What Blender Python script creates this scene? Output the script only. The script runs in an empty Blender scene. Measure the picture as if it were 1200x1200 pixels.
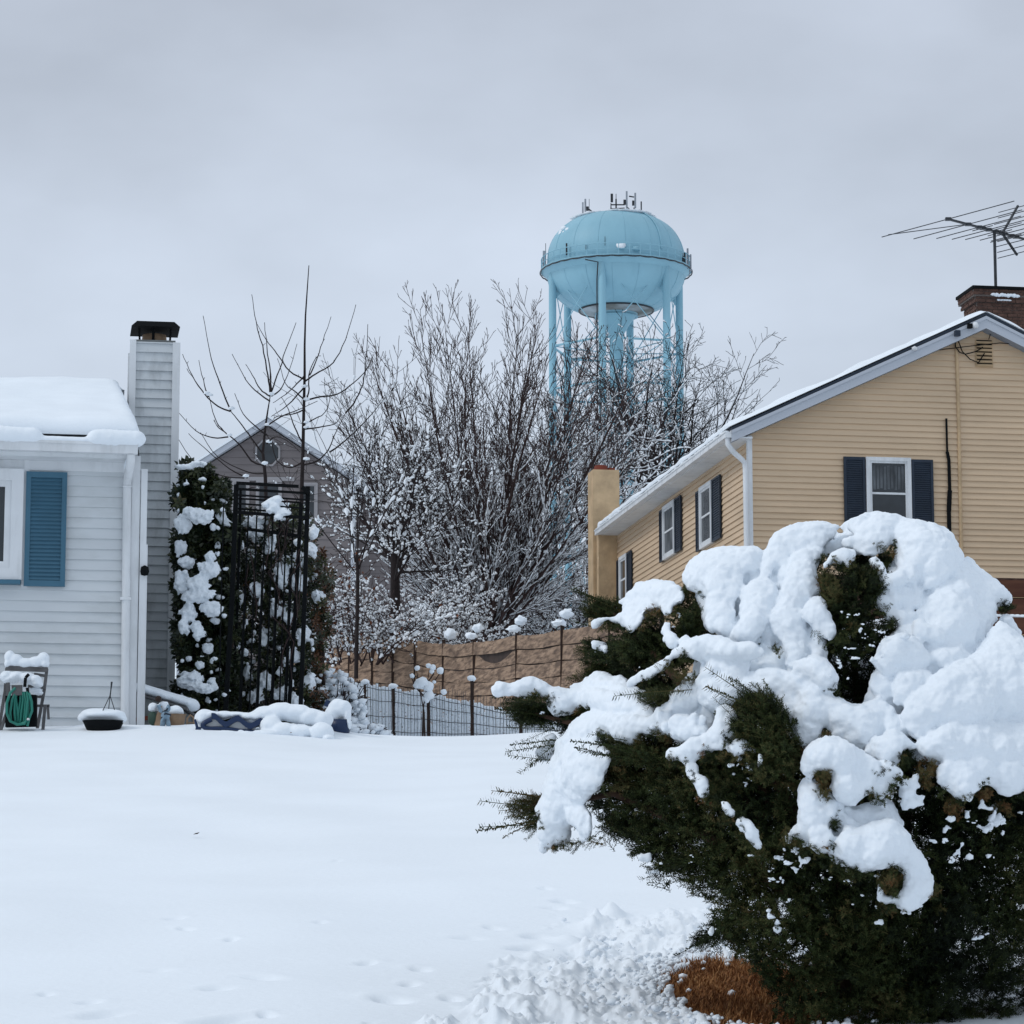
import bpy, math, random
import numpy as np
from mathutils import Vector, Matrix, noise as mn, Quaternion
R = math.radians
random.seed(7); rng = np.random.default_rng(7)
scene = bpy.context.scene
# ------------------------------------------------------------ camera
F = 3500.0; PITCH = math.atan(520/3500)
cam = bpy.data.objects.new('camera', bpy.data.cameras.new('camera'))
scene.collection.objects.link(cam)
cam.data.sensor_width = 36; cam.data.lens = 36*F/1200
cam.rotation_euler = (math.pi/2+PITCH, 0, 0)
cam.data.clip_start = 0.1; cam.data.clip_end = 5000
scene.camera = cam
scene.render.resolution_x = scene.render.resolution_y = 1024
# ------------------------------------------------------------ light
SUN_EL, SUN_AZ = R(42), R(-160)      # azimuth of the light's source, seen from above
w = bpy.data.worlds.new('World'); scene.world = w; w.use_nodes = True
nt = w.node_tree; N = nt.nodes; L = nt.links
bg = N['Background']; bg.inputs['Strength'].default_value = 0.1
sky = N.new('ShaderNodeTexSky'); sky.sky_type = 'NISHITA'; sky.sun_disc = False
sky.sun_elevation = SUN_EL; sky.sun_rotation = SUN_AZ + math.pi/2
tc = N.new('ShaderNodeTexCoord'); sp = N.new('ShaderNodeSeparateXYZ'); L.new(tc.outputs['Generated'], sp.inputs[0])
ramp = N.new('ShaderNodeValToRGB'); L.new(sp.outputs['Z'], ramp.inputs[0])
cr = ramp.color_ramp; cr.elements[0].position = 0.0; cr.elements[0].color = (.57, .665, .77, 1)
cr.elements[1].position = 1.0; cr.elements[1].color = (.72, .80, .89, 1)
for pos, c in ((.10, (.575, .66, .765, 1)), (.20, (.55, .62, .725, 1)), (.32, (.50, .555, .65, 1)), (.5, (.55, .62, .72, 1))):
    e = cr.elements.new(pos); e.color = c
mp = N.new('ShaderNodeMapping'); L.new(tc.outputs['Generated'], mp.inputs[0]); mp.inputs['Scale'].default_value = (1, 1, 1.9)
mp.inputs['Location'].default_value = (3.1, .4, .2)
nz = N.new('ShaderNodeTexNoise'); nz.inputs['Scale'].default_value = 5.5; nz.inputs['Detail'].default_value = 5; nz.inputs['Roughness'].default_value = .5
L.new(mp.outputs[0], nz.inputs[0])
mr = N.new('ShaderNodeMapRange'); mr.inputs[1].default_value = .3; mr.inputs[2].default_value = .7; mr.inputs[3].default_value = .84; mr.inputs[4].default_value = 1.13
L.new(nz.outputs[0], mr.inputs[0])
vm = N.new('ShaderNodeVectorMath'); vm.operation = 'SCALE'; L.new(ramp.outputs[0], vm.inputs[0]); L.new(mr.outputs[0], vm.inputs['Scale'])
vm2 = N.new('ShaderNodeVectorMath'); vm2.operation = 'SCALE'; L.new(vm.outputs[0], vm2.inputs[0]); vm2.inputs['Scale'].default_value = 9.6
mx = N.new('ShaderNodeMix'); mx.data_type = 'RGBA'; mx.inputs[0].default_value = .04
L.new(vm2.outputs[0], mx.inputs[6]); L.new(sky.outputs[0], mx.inputs[7]); L.new(mx.outputs[2], bg.inputs[0])
sl = bpy.data.lights.new('sun', 'SUN'); sl.energy = 0.85; sl.angle = R(16); sl.color = (1, .97, .93)
so = bpy.data.objects.new('sun', sl); scene.collection.objects.link(so)
sdir = Vector((math.cos(SUN_EL)*math.cos(SUN_AZ), math.cos(SUN_EL)*math.sin(SUN_AZ), math.sin(SUN_EL)))
so.rotation_euler = sdir.to_track_quat('Z', 'Y').to_euler(); so.location = (0, 0, 60)
scene.view_settings.view_transform = 'Standard'; scene.view_settings.look = 'None'
scene.view_settings.exposure = 0.20; scene.view_settings.gamma = 1
# ------------------------------------------------------------ helpers
TP = math.tan(PITCH)
def P(px, py, Y):
    u = (px-600)/F; v = (600-py)/F
    cy = math.cos(PITCH)-v*math.sin(PITCH); cz = math.sin(PITCH)+v*math.cos(PITCH)
    return Vector((u/cy*Y, Y, cz/cy*Y))
def ppm(Y): return F/(Y*1.01)
def crest_dip(x): return 0
CREST = 33.0
def gz(x, y):
    x = np.asarray(x, float); y = np.asarray(y, float)
    s = (2.52+1.6)/33.0
    z = -1.6+s*np.minimum(y, CREST)
    k = np.clip(y-CREST, 0, 600)
    z = z+.066*k
    z = z - .12*np.exp(-((x+1.0)/1.6)**2)*np.clip((y-22)/10, 0, 1)
    z = z + .02*np.sin(x*.9+1)*np.sin(y*.35)
    return z
def G(x, y): return float(gz(x, y))
def on_ground(px, py):
    lo, hi = 5.0, 33.0
    for _ in range(40):
        m = (lo+hi)/2; p = P(px, py, m)
        if p.z > G(p.x, m) : lo = m
        else: hi = m
    p = P(px, py, lo); return p
def link(o): scene.collection.objects.link(o); return o
def tag(o, label=None, cat=None, group=None, kind=None):
    if label: o['label'] = label
    if cat: o['category'] = cat
    if group: o['group'] = group
    if kind: o['kind'] = kind
    return o
def empty(name, loc, rz=0, label=None, cat=None, group=None):
    o = link(bpy.data.objects.new(name, None)); o.location = loc; o.rotation_euler = (0, 0, rz)
    o.empty_display_size = .2
    return tag(o, label, cat, group)
def inherit(o, parent):
    o.parent = parent; return o
class MB:
    def __init__(s): s.v = []; s.f = []; s.sm = []
    def add(s, vs, fs, smooth=False):
        b = len(s.v); s.v.extend([tuple(q) for q in vs]); s.f.extend([tuple(i+b for i in f) for f in fs]); s.sm.extend([smooth]*len(fs))
    def box(s, x0, y0, z0, x1, y1, z1, rot=None, about=None):
        vs = [Vector((x, y, z)) for z in (z0, z1) for y in (y0, y1) for x in (x0, x1)]
        if rot is not None:
            c = Vector(about) if about is not None else Vector(((x0+x1)/2, (y0+y1)/2, (z0+z1)/2))
            vs = [c+rot@(q-c) for q in vs]
        s.add(vs, [(0, 2, 3, 1), (4, 5, 7, 6), (0, 1, 5, 4), (2, 6, 7, 3), (0, 4, 6, 2), (1, 3, 7, 5)])
    def bar(s, a, b, w, h=None, up=Vector((0, 0, 1))):
        a = Vector(a); b = Vector(b); h = h or w; d = (b-a)
        if d.length < 1e-6: return
        d.normalize(); sx = d.cross(up)
        if sx.length < 1e-3: sx = d.cross(Vector((1, 0, 0)))
        sx.normalize(); sy = sx.cross(d).normalized()
        vs = [p+sx*i*w/2+sy*j*h/2 for p in (a, b) for i, j in ((-1, -1), (1, -1), (1, 1), (-1, 1))]
        s.add(vs, [(0, 1, 2, 3), (7, 6, 5, 4), (0, 4, 5, 1), (1, 5, 6, 2), (2, 6, 7, 3), (3, 7, 4, 0)])
    def tube(s, pts, rad, n=8, cap=True, smooth=True):
        pts = [Vector(q) for q in pts]; m = len(pts)
        if isinstance(rad, (int, float)): rad = [rad]*m
        vs = []; prev = None
        for i, p in enumerate(pts):
            d = pts[min(i+1, m-1)]-pts[max(i-1, 0)]
            if d.length < 1e-9: d = Vector((0, 0, 1))
            d.normalize()
            if prev is None:
                sx = d.cross(Vector((0, 0, 1)))
                if sx.length < 1e-2: sx = d.cross(Vector((1, 0, 0)))
            else: sx = prev-d*prev.dot(d)
            sx.normalize(); prev = sx; sy = d.cross(sx)
            for k in range(n):
                a = 2*math.pi*k/n; vs.append(p+(sx*math.cos(a)+sy*math.sin(a))*rad[i])
        fs = [(i*n+k, i*n+(k+1) % n, (i+1)*n+(k+1) % n, (i+1)*n+k) for i in range(m-1) for k in range(n)]
        s.add(vs, fs, smooth)
        if cap and n > 2:
            s.add(vs[:n], [tuple(range(n-1, -1, -1))]); s.add(vs[-n:], [tuple(range(n))])
    def lathe(s, c, prof, n=24, smooth=True, sx=1, sy=1):
        c = Vector(c); vs = [c+Vector((r*math.cos(2*math.pi*k/n)*sx, r*math.sin(2*math.pi*k/n)*sy, z)) for r, z in prof for k in range(n)]
        m = len(prof)
        s.add(vs, [(i*n+k, i*n+(k+1) % n, (i+1)*n+(k+1) % n, (i+1)*n+k) for i in range(m-1) for k in range(n)], smooth)
    def blob(s, c, r, sub=2, amp=.12, freq=1.3, rot=None):
        c = Vector(c); V0, F0 = ICO[sub]; vs = []; o = Vector((random.random()*50, random.random()*50, random.random()*50))
        for q in V0:
            k = 1+amp*mn.noise(q*freq+o)*2
            t = Vector((q.x*r[0], q.y*r[1], q.z*r[2]))*k
            vs.append(c+(rot@t if rot is not None else t))
        s.add(vs, F0, True)
    def build(s, name, mat, parent=None, bevel=0):
        me = bpy.data.meshes.new(name); me.from_pydata(s.v, [], s.f)
        if any(s.sm): me.polygons.foreach_set('use_smooth', s.sm)
        me.materials.append(mat); me.update()
        o = link(bpy.data.objects.new(name, me))
        if parent is not None: o.parent = parent
        if bevel:
            b = o.modifiers.new('b', 'BEVEL'); b.width = bevel; b.segments = 2; b.limit_method = 'ANGLE'
        return o
def np_mesh(name, verts, faces, mat, parent=None, smooth=False, attr=None):
    me = bpy.data.meshes.new(name); k = faces.shape[1]
    me.vertices.add(len(verts)); me.vertices.foreach_set('co', np.ascontiguousarray(verts, dtype=np.float32).ravel())
    me.loops.add(faces.size); me.loops.foreach_set('vertex_index', faces.ravel().astype(np.int32))
    me.polygons.add(len(faces)); me.polygons.foreach_set('loop_start', np.arange(0, faces.size, k, dtype=np.int32))
    me.polygons.foreach_set('loop_total', np.full(len(faces), k, dtype=np.int32))
    if smooth: me.polygons.foreach_set('use_smooth', np.ones(len(faces), bool))
    if attr is not None:
        a = me.attributes.new('tint', 'FLOAT', 'POINT'); a.data.foreach_set('value', attr.astype(np.float32))
    me.materials.append(mat); me.update(calc_edges=True); me.validate()
    o = link(bpy.data.objects.new(name, me))
    if parent is not None: o.parent = parent
    return o
def make_ico(sub):
    import bmesh
    b = bmesh.new(); bmesh.ops.create_icosphere(b, subdivisions=sub, radius=1)
    b.verts.ensure_lookup_table(); V0 = [v.co.copy() for v in b.verts]; F0 = [tuple(v.index for v in f.verts) for f in b.faces]; b.free(); return V0, F0
ICO = {k: make_ico(k) for k in (1, 2, 3, 4)}
def fuse(mb, name, mat, parent, voxel, smooth_it=4, disp=(), sfac=.5):
    """weld overlapping lumps of snow into one continuous skin"""
    o = mb.build(name, mat, None)
    r = o.modifiers.new('r', 'REMESH'); r.mode = 'VOXEL'; r.voxel_size = voxel; r.use_smooth_shade = True
    if smooth_it: sm = o.modifiers.new('s', 'SMOOTH'); sm.iterations = smooth_it; sm.factor = sfac
    for i, (sc, st) in enumerate(disp):
        t = bpy.data.textures.new(name+'_t%d' % i, 'CLOUDS'); t.noise_scale = sc; t.noise_depth = 2
        d = o.modifiers.new('d%d' % i, 'DISPLACE'); d.texture = t; d.strength = st; d.texture_coords = 'GLOBAL'; d.mid_level = .5
    dg = bpy.context.evaluated_depsgraph_get(); me = bpy.data.meshes.new_from_object(o.evaluated_get(dg), depsgraph=dg)
    old = o.data; o.modifiers.clear(); o.data = me; me.name = name; bpy.data.meshes.remove(old)
    if not me.materials: me.materials.append(mat)
    me.polygons.foreach_set('use_smooth', np.ones(len(me.polygons), bool))
    if parent is not None: o.parent = parent
    return o
# ------------------------------------------------------------ materials
def mat(name, col, rough=.7, var=.0, scale=3., bump=0., bscale=30., metal=0., col2=None, stretch=(1, 1, 1), spec=.3, detail=4, bdist=.01, tint=None, streak=None):
    m = bpy.data.materials.new(name); m.use_nodes = True; t = m.node_tree; b = t.nodes['Principled BSDF']
    b.inputs['Roughness'].default_value = rough; b.inputs['Metallic'].default_value = metal; b.inputs['Specular IOR Level'].default_value = spec
    b.inputs['Base Color'].default_value = (*col, 1)
    c = t.nodes.new('ShaderNodeTexCoord'); g = t.nodes.new('ShaderNodeMapping'); g.inputs['Scale'].default_value = stretch; t.links.new(c.outputs['Object'], g.inputs[0])
    last = None
    if var or col2:
        n = t.nodes.new('ShaderNodeTexNoise'); n.inputs['Scale'].default_value = scale; n.inputs['Detail'].default_value = detail; t.links.new(g.outputs[0], n.inputs[0])
        r = t.nodes.new('ShaderNodeValToRGB'); t.links.new(n.outputs[0], r.inputs[0]); r.color_ramp.elements[0].position = .35; r.color_ramp.elements[1].position = .65
        a = tuple(x*(1-var) for x in col); z = col2 or tuple(min(1, x*(1+var)) for x in col)
        r.color_ramp.elements[0].color = (*a, 1); r.color_ramp.elements[1].color = (*z, 1); last = r.outputs[0]; t.links.new(last, b.inputs['Base Color'])
    if streak:      # grime
        n = t.nodes.new('ShaderNodeTexNoise'); n.inputs['Scale'].default_value = 1; n.inputs['Detail'].default_value = 6; n.inputs['Roughness'].default_value = .65
        g2 = t.nodes.new('ShaderNodeMapping'); g2.inputs['Scale'].default_value = streak[1]; t.links.new(c.outputs['Object'], g2.inputs[0]); t.links.new(g2.outputs[0], n.inputs[0])
        r = t.nodes.new('ShaderNodeMapRange'); r.inputs[1].default_value = streak[3] if len(streak) > 3 else .48; r.inputs[2].default_value = streak[4] if len(streak) > 3 else .75; r.inputs[3].default_value = 0; r.inputs[4].default_value = streak[2]
        t.links.new(n.outputs[0], r.inputs[0]); x = t.nodes.new('ShaderNodeMix'); x.data_type = 'RGBA'; t.links.new(r.outputs[0], x.inputs[0])
        if last: t.links.new(last, x.inputs[6])
        else: x.inputs[6].default_value = (*col, 1)
        x.inputs[7].default_value = (*streak[0], 1); last = x.outputs[2]; t.links.new(last, b.inputs['Base Color'])
    if tint:
        a = t.nodes.new('ShaderNodeAttribute'); a.attribute_name = 'tint'; r = t.nodes.new('ShaderNodeValToRGB'); t.links.new(a.outputs['Fac'], r.inputs[0])
        r.color_ramp.elements[0].color = (*tint[0], 1); r.color_ramp.elements[1].color = (*tint[-1], 1)
        for i, q in enumerate(tint[1:-1]): e = r.color_ramp.elements.new((i+1)/(len(tint)-1)); e.color = (*q, 1)
        t.links.new(r.outputs[0], b.inputs['Base Color'])
    if bump:
        n = t.nodes.new('ShaderNodeTexNoise'); n.inputs['Scale'].default_value = bscale; n.inputs['Detail'].default_value = 5; t.links.new(g.outputs[0], n.inputs[0])
        u = t.nodes.new('ShaderNodeBump'); u.inputs['Strength'].default_value = bump; u.inputs['Distance'].default_value = bdist; t.links.new(n.outputs[0], u.inputs['Height']); t.links.new(u.outputs[0], b.inputs['Normal'])
    return m
SNOW = mat('snow', (.80, .85, .90), .75, var=.02, scale=2, bump=.35, bscale=45, spec=.2, bdist=.012)
SNOWF = mat('snow_far', (.82, .86, .90), .8, spec=.2)
SNOWG = mat('snow_ground', (.80, .845, .89), .75, var=.02, scale=.8, bump=.5, bscale=22, spec=.2, bdist=.008)
WSIDE = mat('white_siding', (.59, .62, .64), .6, var=.05, scale=.9, stretch=(.5, 1, 3), streak=((.25, .27, .25), (.9, 1, 2.2), .35))
CSIDE = mat('chimney_siding', (.52, .55, .57), .6, var=.08, scale=1.5, streak=((.15, .16, .16), (3, 1, 1.2), .55))
WTRIM = mat('white_trim', (.68, .70, .72), .5, var=.04, scale=2, streak=((.3, .31, .3), (4, 4, 1), .4))
YSIDE = mat('tan_siding', (.61, .455, .305), .6, var=.05, scale=.7, stretch=(.5, 1, 3), streak=((.40, .30, .2), (.6, 1, 2), .3))
YFLAT = mat('tan_paint', (.52, .37, .22), .7, var=.14, scale=3, bump=.6, bscale=9, bdist=.03)
GSIDE = mat('grey_siding', (.175, .155, .155), .7, var=.08, scale=.6)
GTRIM = mat('grey_trim', (.45, .48, .53), .6)
FTRIM = mat('faded_trim', (.29, .28, .29), .7)
BLUE = mat('blue_shutter', (.05, .135, .20), .5, var=.08, scale=2)
NAVY = mat('dark_shutter', (.018, .028, .045), .5, var=.15, scale=3)
NAVY2 = mat('navy_plastic', (.012, .028, .075), .4)
GLASS = mat('window_glass', (.02, .025, .03), .08, spec=.6, var=.3, scale=2.5)
CURT = mat('curtain', (.10, .11, .12), .9, var=.5, scale=5, stretch=(1, 1, .4))
BLACK = mat('black_metal', (.006, .007, .008), .8, spec=.08)
DMETAL = mat('dark_metal', (.03, .033, .038), .45, var=.3, scale=4)
BRICK = mat('brick', (.060, .032, .025), .9, col2=(.115, .062, .046), scale=9, bump=.5, bscale=40)
MORT = mat('mortar', (.12, .10, .09), .9)
TBLUE = mat('tower_paint', (.25, .46, .555), .5, var=.05, scale=.15, streak=((.17, .34, .43), (.6, .6, .10), .35))
TDARK = mat('tower_rust', (.16, .17, .16), .8, col2=(.42, .47, .50), scale=.35)
GREYM = mat('grey_metal', (.28, .30, .33), .5, var=.2, scale=2)
WOOD = mat('fence_boards', (.20, .13, .085), .85, col2=(.36, .245, .165), scale=1.6, stretch=(.6, .6, 8), bump=.1, bscale=5, bdist=.01, streak=((.085, .052, .035), (2.2, 2.2, 16), .9, .44, .62))
DWOOD = mat('fence_post_wood', (.038, .024, .019), .9, var=.3, scale=4)
GWOOD = mat('weathered_wood', (.10, .098, .10), .8, var=.3, scale=6)
BARK = mat('bark', (.017, .012, .012), .9, var=.3, scale=3)
BARK2 = mat('bark_reddish', (.040, .024, .023), .9, var=.3, scale=3)
BARKY = mat('yew_bark', (.06, .032, .02), .9, var=.3, scale=10)
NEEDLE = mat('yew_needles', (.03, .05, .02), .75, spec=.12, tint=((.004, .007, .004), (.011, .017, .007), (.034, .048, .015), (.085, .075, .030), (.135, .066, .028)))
LEAF = mat('evergreen_leaves', (.03, .05, .02), .4, spec=.4, tint=((.012, .022, .013), (.030, .040, .017), (.065, .070, .022), (.12, .04, .02)))
HOSE = mat('green_hose', (.02, .17, .13), .4, var=.1, scale=5)
CONC = mat('concrete', (.16, .17, .17), .9, var=.25, scale=4, bump=.3)
GRASS = mat('dead_grass', (.22, .10, .04), .9, tint=((.13, .05, .018), (.28, .12, .042), (.40, .21, .085)))
SOIL = mat('soil', (.07, .035, .02), .95, var=.4, scale=12, bump=.5)
RUST = mat('rusty_red', (.16, .035, .02), .8)
DBROWN = mat('dark_timber', (.065, .022, .012), .8, col2=(.10, .04, .022), scale=2, stretch=(.5, .5, 5), bump=.2)
GREEN = mat('dull_green', (.03, .06, .045), .6)
BGREY = mat('blue_grey_glaze', (.17, .25, .32), .4, var=.4, scale=14)
TANC = mat('tan_clay', (.25, .17, .11), .8, var=.2, scale=9)
# ------------------------------------------------------------ ground
def axis(segs):
    out = []
    for a, b, n in segs: out += list(np.linspace(a, b, n, endpoint=False))
    return np.array(out+[segs[-1][1]])
gxs = axis([(-600, -40, 14), (-40, -8, 20), (-8, -2.3, 50), (-2.3, -.6, 120), (-.6, 1.25, 185), (1.25, 3, 40), (3, 8, 40), (8, 40, 20), (40, 600, 14)])
gys = axis([(-60, 8, 10), (8, 10.2, 20), (10.2, 15.5, 330), (15.5, 20, 90), (20, 31.5, 90), (31.5, 33.4, 60), (33.4, 60, 60), (60, 700, 50)])
GX, GY = np.meshgrid(gxs, gys); GZ = gz(GX, GY)
for _ in range(16):
    a_ = rng.uniform(0, 6.28); k_ = rng.uniform(1.2, 6); GZ = GZ+(.012/k_)*np.sin(k_*(GX*math.cos(a_)+GY*math.sin(a_)*.6)+rng.uniform(0, 6.28))*np.clip((34-GY)/6, 0, 1)
# little dents, tracks and crumbs, placed where they lie on the lawn
def dent(px, py, lx, ly, depth, rot=0):
    global GZ
    p = on_ground(px, py); c, s_ = math.cos(rot), math.sin(rot); lx = max(lx, .022); ly = max(ly, .045); depth *= 1.5
    dx = GX-p.x; dy = (GY-p.y); a = dx*c+dy*s_; b = -dx*s_+dy*c
    q = (a/lx)**2+(b/ly)**2
    GZ = GZ - 1.7*depth*np.exp(-q)+depth*.5*np.exp(-((a/lx/1.7)**2+((b-ly*1.2)/ly/1.2)**2))
for px, py, lx, ly, dp, ro in [(205, 1078, .035, .02, .010, -.6), (217, 1090, .02, .05, .012, .5), (271, 1104, .012, .03, .012, 0), (185, 1133, .05, .02, .006, 0),
    (253, 1155, .055, .025, .012, .5), (308, 1144, .07, .03, .010, -.5), (118, 1185, .10, .04, .012, .9), (105, 1170, .03, .04, .012, -.7), (54, 1161, .012, .02, .01, 0),
    (262, 1192, .12, .04, .016, .8), (312, 1186, .02, .05, .016, .3), (185, 1198, .05, .04, .012, .3), (430, 1130, .03, .04, .012, -.5), (456, 1166, .05, .07, .022, .7), (492, 1136, .03, .05, .014, .5),
    (548, 1101, .06, .03, .012, .1), (577, 1088, .03, .05, .014, .5), (627, 1096, .05, .05, .02, .5), (639, 1042, .03, .03, .012, 0), (660, 1058, .045, .05, .022, .1), (650, 1066, .05, .03, .012, -.5),
    (618, 1110, .05, .08, .03, -.6), (640, 1128, .06, .06, .02, 0), (375, 1089, .012, .02, .008, 0), (480, 1150, .03, .03, .012, 0), (528, 1165, .03, .05, .016, .4), (395, 1010, .02, .03, .006, 0), (60, 1010, .02, .02, .006, 0)]:
    dent(px, py, lx, ly, dp, ro)
# trampled, broken snow beside the bush
xi = np.where((gxs > -.62) & (gxs < 1.35))[0]; yi = np.where((gys > 10.2) & (gys < 15.4))[0]
def sstep(a, b, x): t = max(0, min(1, (x-a)/(b-a))); return t*t*(3-2*t)
for j in yi:
    y = gys[j]
    for i in xi:
        x = gxs[i]
        # region outline in plan: left edge slants, far edge about Y 14.7
        n0 = mn.noise(Vector((x*3.1, y*1.2, 3.3)))*.28+mn.noise(Vector((x*8, y*3, 9)))*.10
        left = -.42+.50*(y-10.9)/1.6 if y < 12.5 else .08+.06*(y-12.5)
        m = sstep(left-.05, left+.10, x+n0)*sstep(14.9, 13.9, y+n0*1.4)*(1-sstep(1.0, 1.3, x))
        if m < .004: continue
        v = Vector((x, y*.62, 0))
        a = mn.noise(v*6+Vector((4, 1, 0)))
        b = 1-abs(mn.noise(v*13+Vector((7, 1, 2))))*2.4
        c = 1-abs(mn.noise(v*30))*2
        d = mn.noise(v*62)
        f = mn.cell(v*16) if hasattr(mn, 'cell') else 0
        vor = mn.voronoi(v*17, distance_metric='DISTANCE', exponent=2.5)[0]; t_ = max(0, .62-vor[0])/.62; lump = t_*t_*(3-2*t_)*.40; vor = mn.voronoi(v*36+Vector((3, 1, 0)), distance_metric='DISTANCE', exponent=2.5)[0]; t_ = max(0, .62-vor[0])/.62; lump += t_*t_*(3-2*t_)*.16*(1 if a > -.1 else .3)
        GZ[j, i] += m*(.060*a+.020*b+.009*c+.008*d+.070*lump-.02)
for px, py, lx, ly, h in [(718, 1072, .05, .10, .06), (690, 1085, .06, .15, .03), (665, 1100, .07, .1, .03), (622, 1165, .07, .13, .08), (600, 1180, .10, .12, .05), (650, 1180, .06, .1, .03), (750, 1090, .1, .1, .025), (790, 1100, .06, .1, .04), (585, 1195, .08, .08, .04), (800, 1125, .06, .08, .03)]:
    p = on_ground(px, py)
    GZ += h*np.exp(-(((GX-p.x)/lx)**2+((GY-p.y)/ly)**2))*(1+.0*GX)
# bare patch under the bush: the snow sheet dips
cb = P(893, 1165, 11.35); BX, BY = cb.x+.02, 11.95
q = ((GX-BX)/.33)**2+((GY-BY)/1.12)**2
nn = np.sin(GX*23+GY*9)*.06+np.sin(GX*51-GY*17)*.05+np.sin(GX*11+2)*.05
GZ -= .10/(1+np.exp((q-1+nn)*14))
# drifts against things along the crest
for px, Y, lx, ly, h in [(140, 32.2, .5, .3, .04), (270, 32.6, .5, .35, .05), (365, 32.5, .45, .35, .10), (100, 32.3, .15, .2, .03), (10, 32.0, .4, .2, .03)]:
    x = P(px, 850, Y).x; GZ += h*np.exp(-(((GX-x)/lx)**2+((GY-Y)/ly)**2))
nx, ny = len(gxs), len(gys)
idx = np.arange(nx*ny).reshape(ny, nx)
fq = np.stack([idx[:-1, :-1], idx[:-1, 1:], idx[1:, 1:], idx[1:, :-1]], -1).reshape(-1, 4)
tag(np_mesh('ground', np.stack([GX, GY, GZ], -1).reshape(-1, 3), fq, SNOWG, None, True), kind='structure')
def soil():
    m = MB(); n = 28; c = [(BX, BY, G(BX, BY)-.05)]
    for k in range(n):
        a = 2*math.pi*k/n; x = BX+.46*math.cos(a); y = BY+1.3*math.sin(a); c.append((x, y, G(x, y)-.05))
    m.add(c, [(0, k+1, (k+1) % n+1) for k in range(n)]); return tag(m.build('soil', SOIL), kind='structure')
soil()
def fallen_leaf():
    p = on_ground(230, 979); m = MB()
    z = G(p.x, p.y)+.008
    m.add([(p.x-.018, p.y, z), (p.x-.004, p.y-.02, z+.005), (p.x+.02, p.y-.005, z+.012), (p.x+.004, p.y+.03, z+.004)], [(0, 1, 2, 3)])
    o = m.build('fallen_leaf', BARKY); s = o.modifiers.new('s', 'SOLIDIFY'); s.thickness = .002
    tag(o, 'single dead brown leaf lying alone on the open snow lawn', 'leaf')
fallen_leaf()
# ------------------------------------------------------------ houses
TH = R(9.0)
class Frame:
    """local frame of a building: x along its front wall, y into depth"""
    def __init__(s, px, py, Y, th=TH):
        s.o = P(px, py, Y); s.o.z = 0; s.th = th
        s.u = Vector((math.cos(th), math.sin(th), 0)); s.w = Vector((-math.sin(th), math.cos(th), 0))
    def onx(s, px, py, y=0):      # point on the plane local y = const
        d = P(px, py, 1.0); t = (s.o.dot(s.w)+y)/d.dot(s.w); q = d*t-s.o
        return q.dot(s.u), q.z
    def ony(s, px, py, x=0):      # point on the plane local x = const
        d = P(px, py, 1.0); t = (s.o.dot(s.u)+x)/d.dot(s.u); q = d*t-s.o
        return q.dot(s.w), q.z
SR = random.Random(99)
def siding(mb, pts, pitch, lip=.018, z0=None, facing=0, x=0, sign=1):
    """lapped courses filling a convex outline pts [(s, z)]; facing 0: on local y=x looking -y, 1: on local x=x looking sign*x"""
    zs = [p[1] for p in pts]; zmin, zmax = min(zs), max(zs); z = z0 if z0 is not None else zmin
    def span(zz):
        xs = []
        n = len(pts)
        for i in range(n):
            (a, b), (c, d) = pts[i], pts[(i+1) % n]
            if abs(b-d) < 1e-9:
                if abs(zz-b) < 1e-6: xs += [a, c]
                continue
            t = (zz-b)/(d-b)
            if -1e-6 <= t <= 1+1e-6: xs.append(a+(c-a)*t)
        return (min(xs), max(xs)) if xs else None
    def mk(s, zz, out): return (s, x-out, zz) if facing == 0 else (x+sign*out, s, zz)
    while z < zmax-1e-4:
        a = max(z, zmin); b = min(z+pitch, zmax); ks = sorted({a, b} | {q for q in zs if a < q < b})
        for lo, hi in zip(ks[:-1], ks[1:]):
            A = span(lo+1e-5); B = span(hi-1e-5)
            if not A or not B: continue
            ol = .004+lip*(1-(lo-z)/pitch); oh = .004+lip*(1-(hi-z)/pitch)
            xa, xb = max(A[0], B[0]), min(A[1], B[1]); cuts = []
            if xb-xa > 1.5:
                c_ = xa+SR.uniform(.2, 3.4)
                while c_ < xb-.2: cuts.append(c_); c_ += SR.uniform(2.6, 3.8)
            La = [A[0]]+cuts+[A[1]]; Lb = [B[0]]+cuts+[B[1]]
            for q in range(len(La)-1):
                jt = SR.uniform(-.0022, .0022); jz = SR.uniform(-.0015, .0015); a0, a1, b0, b1 = La[q], La[q+1], Lb[q], Lb[q+1]
                mb.add([mk(a0, lo+jz, ol+jt), mk(a1, lo+jz*.2, ol+jt), mk(b1, hi, oh+jt), mk(b0, hi, oh+jt)], [(0, 1, 2, 3)])
                if lo == a: mb.add([mk(a0, lo+jz, -.001), mk(a1, lo+jz*.2, -.001), mk(a1, lo+jz*.2, ol+jt), mk(a0, lo+jz, ol+jt)], [(0, 1, 2, 3)])
        z += pitch
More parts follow.
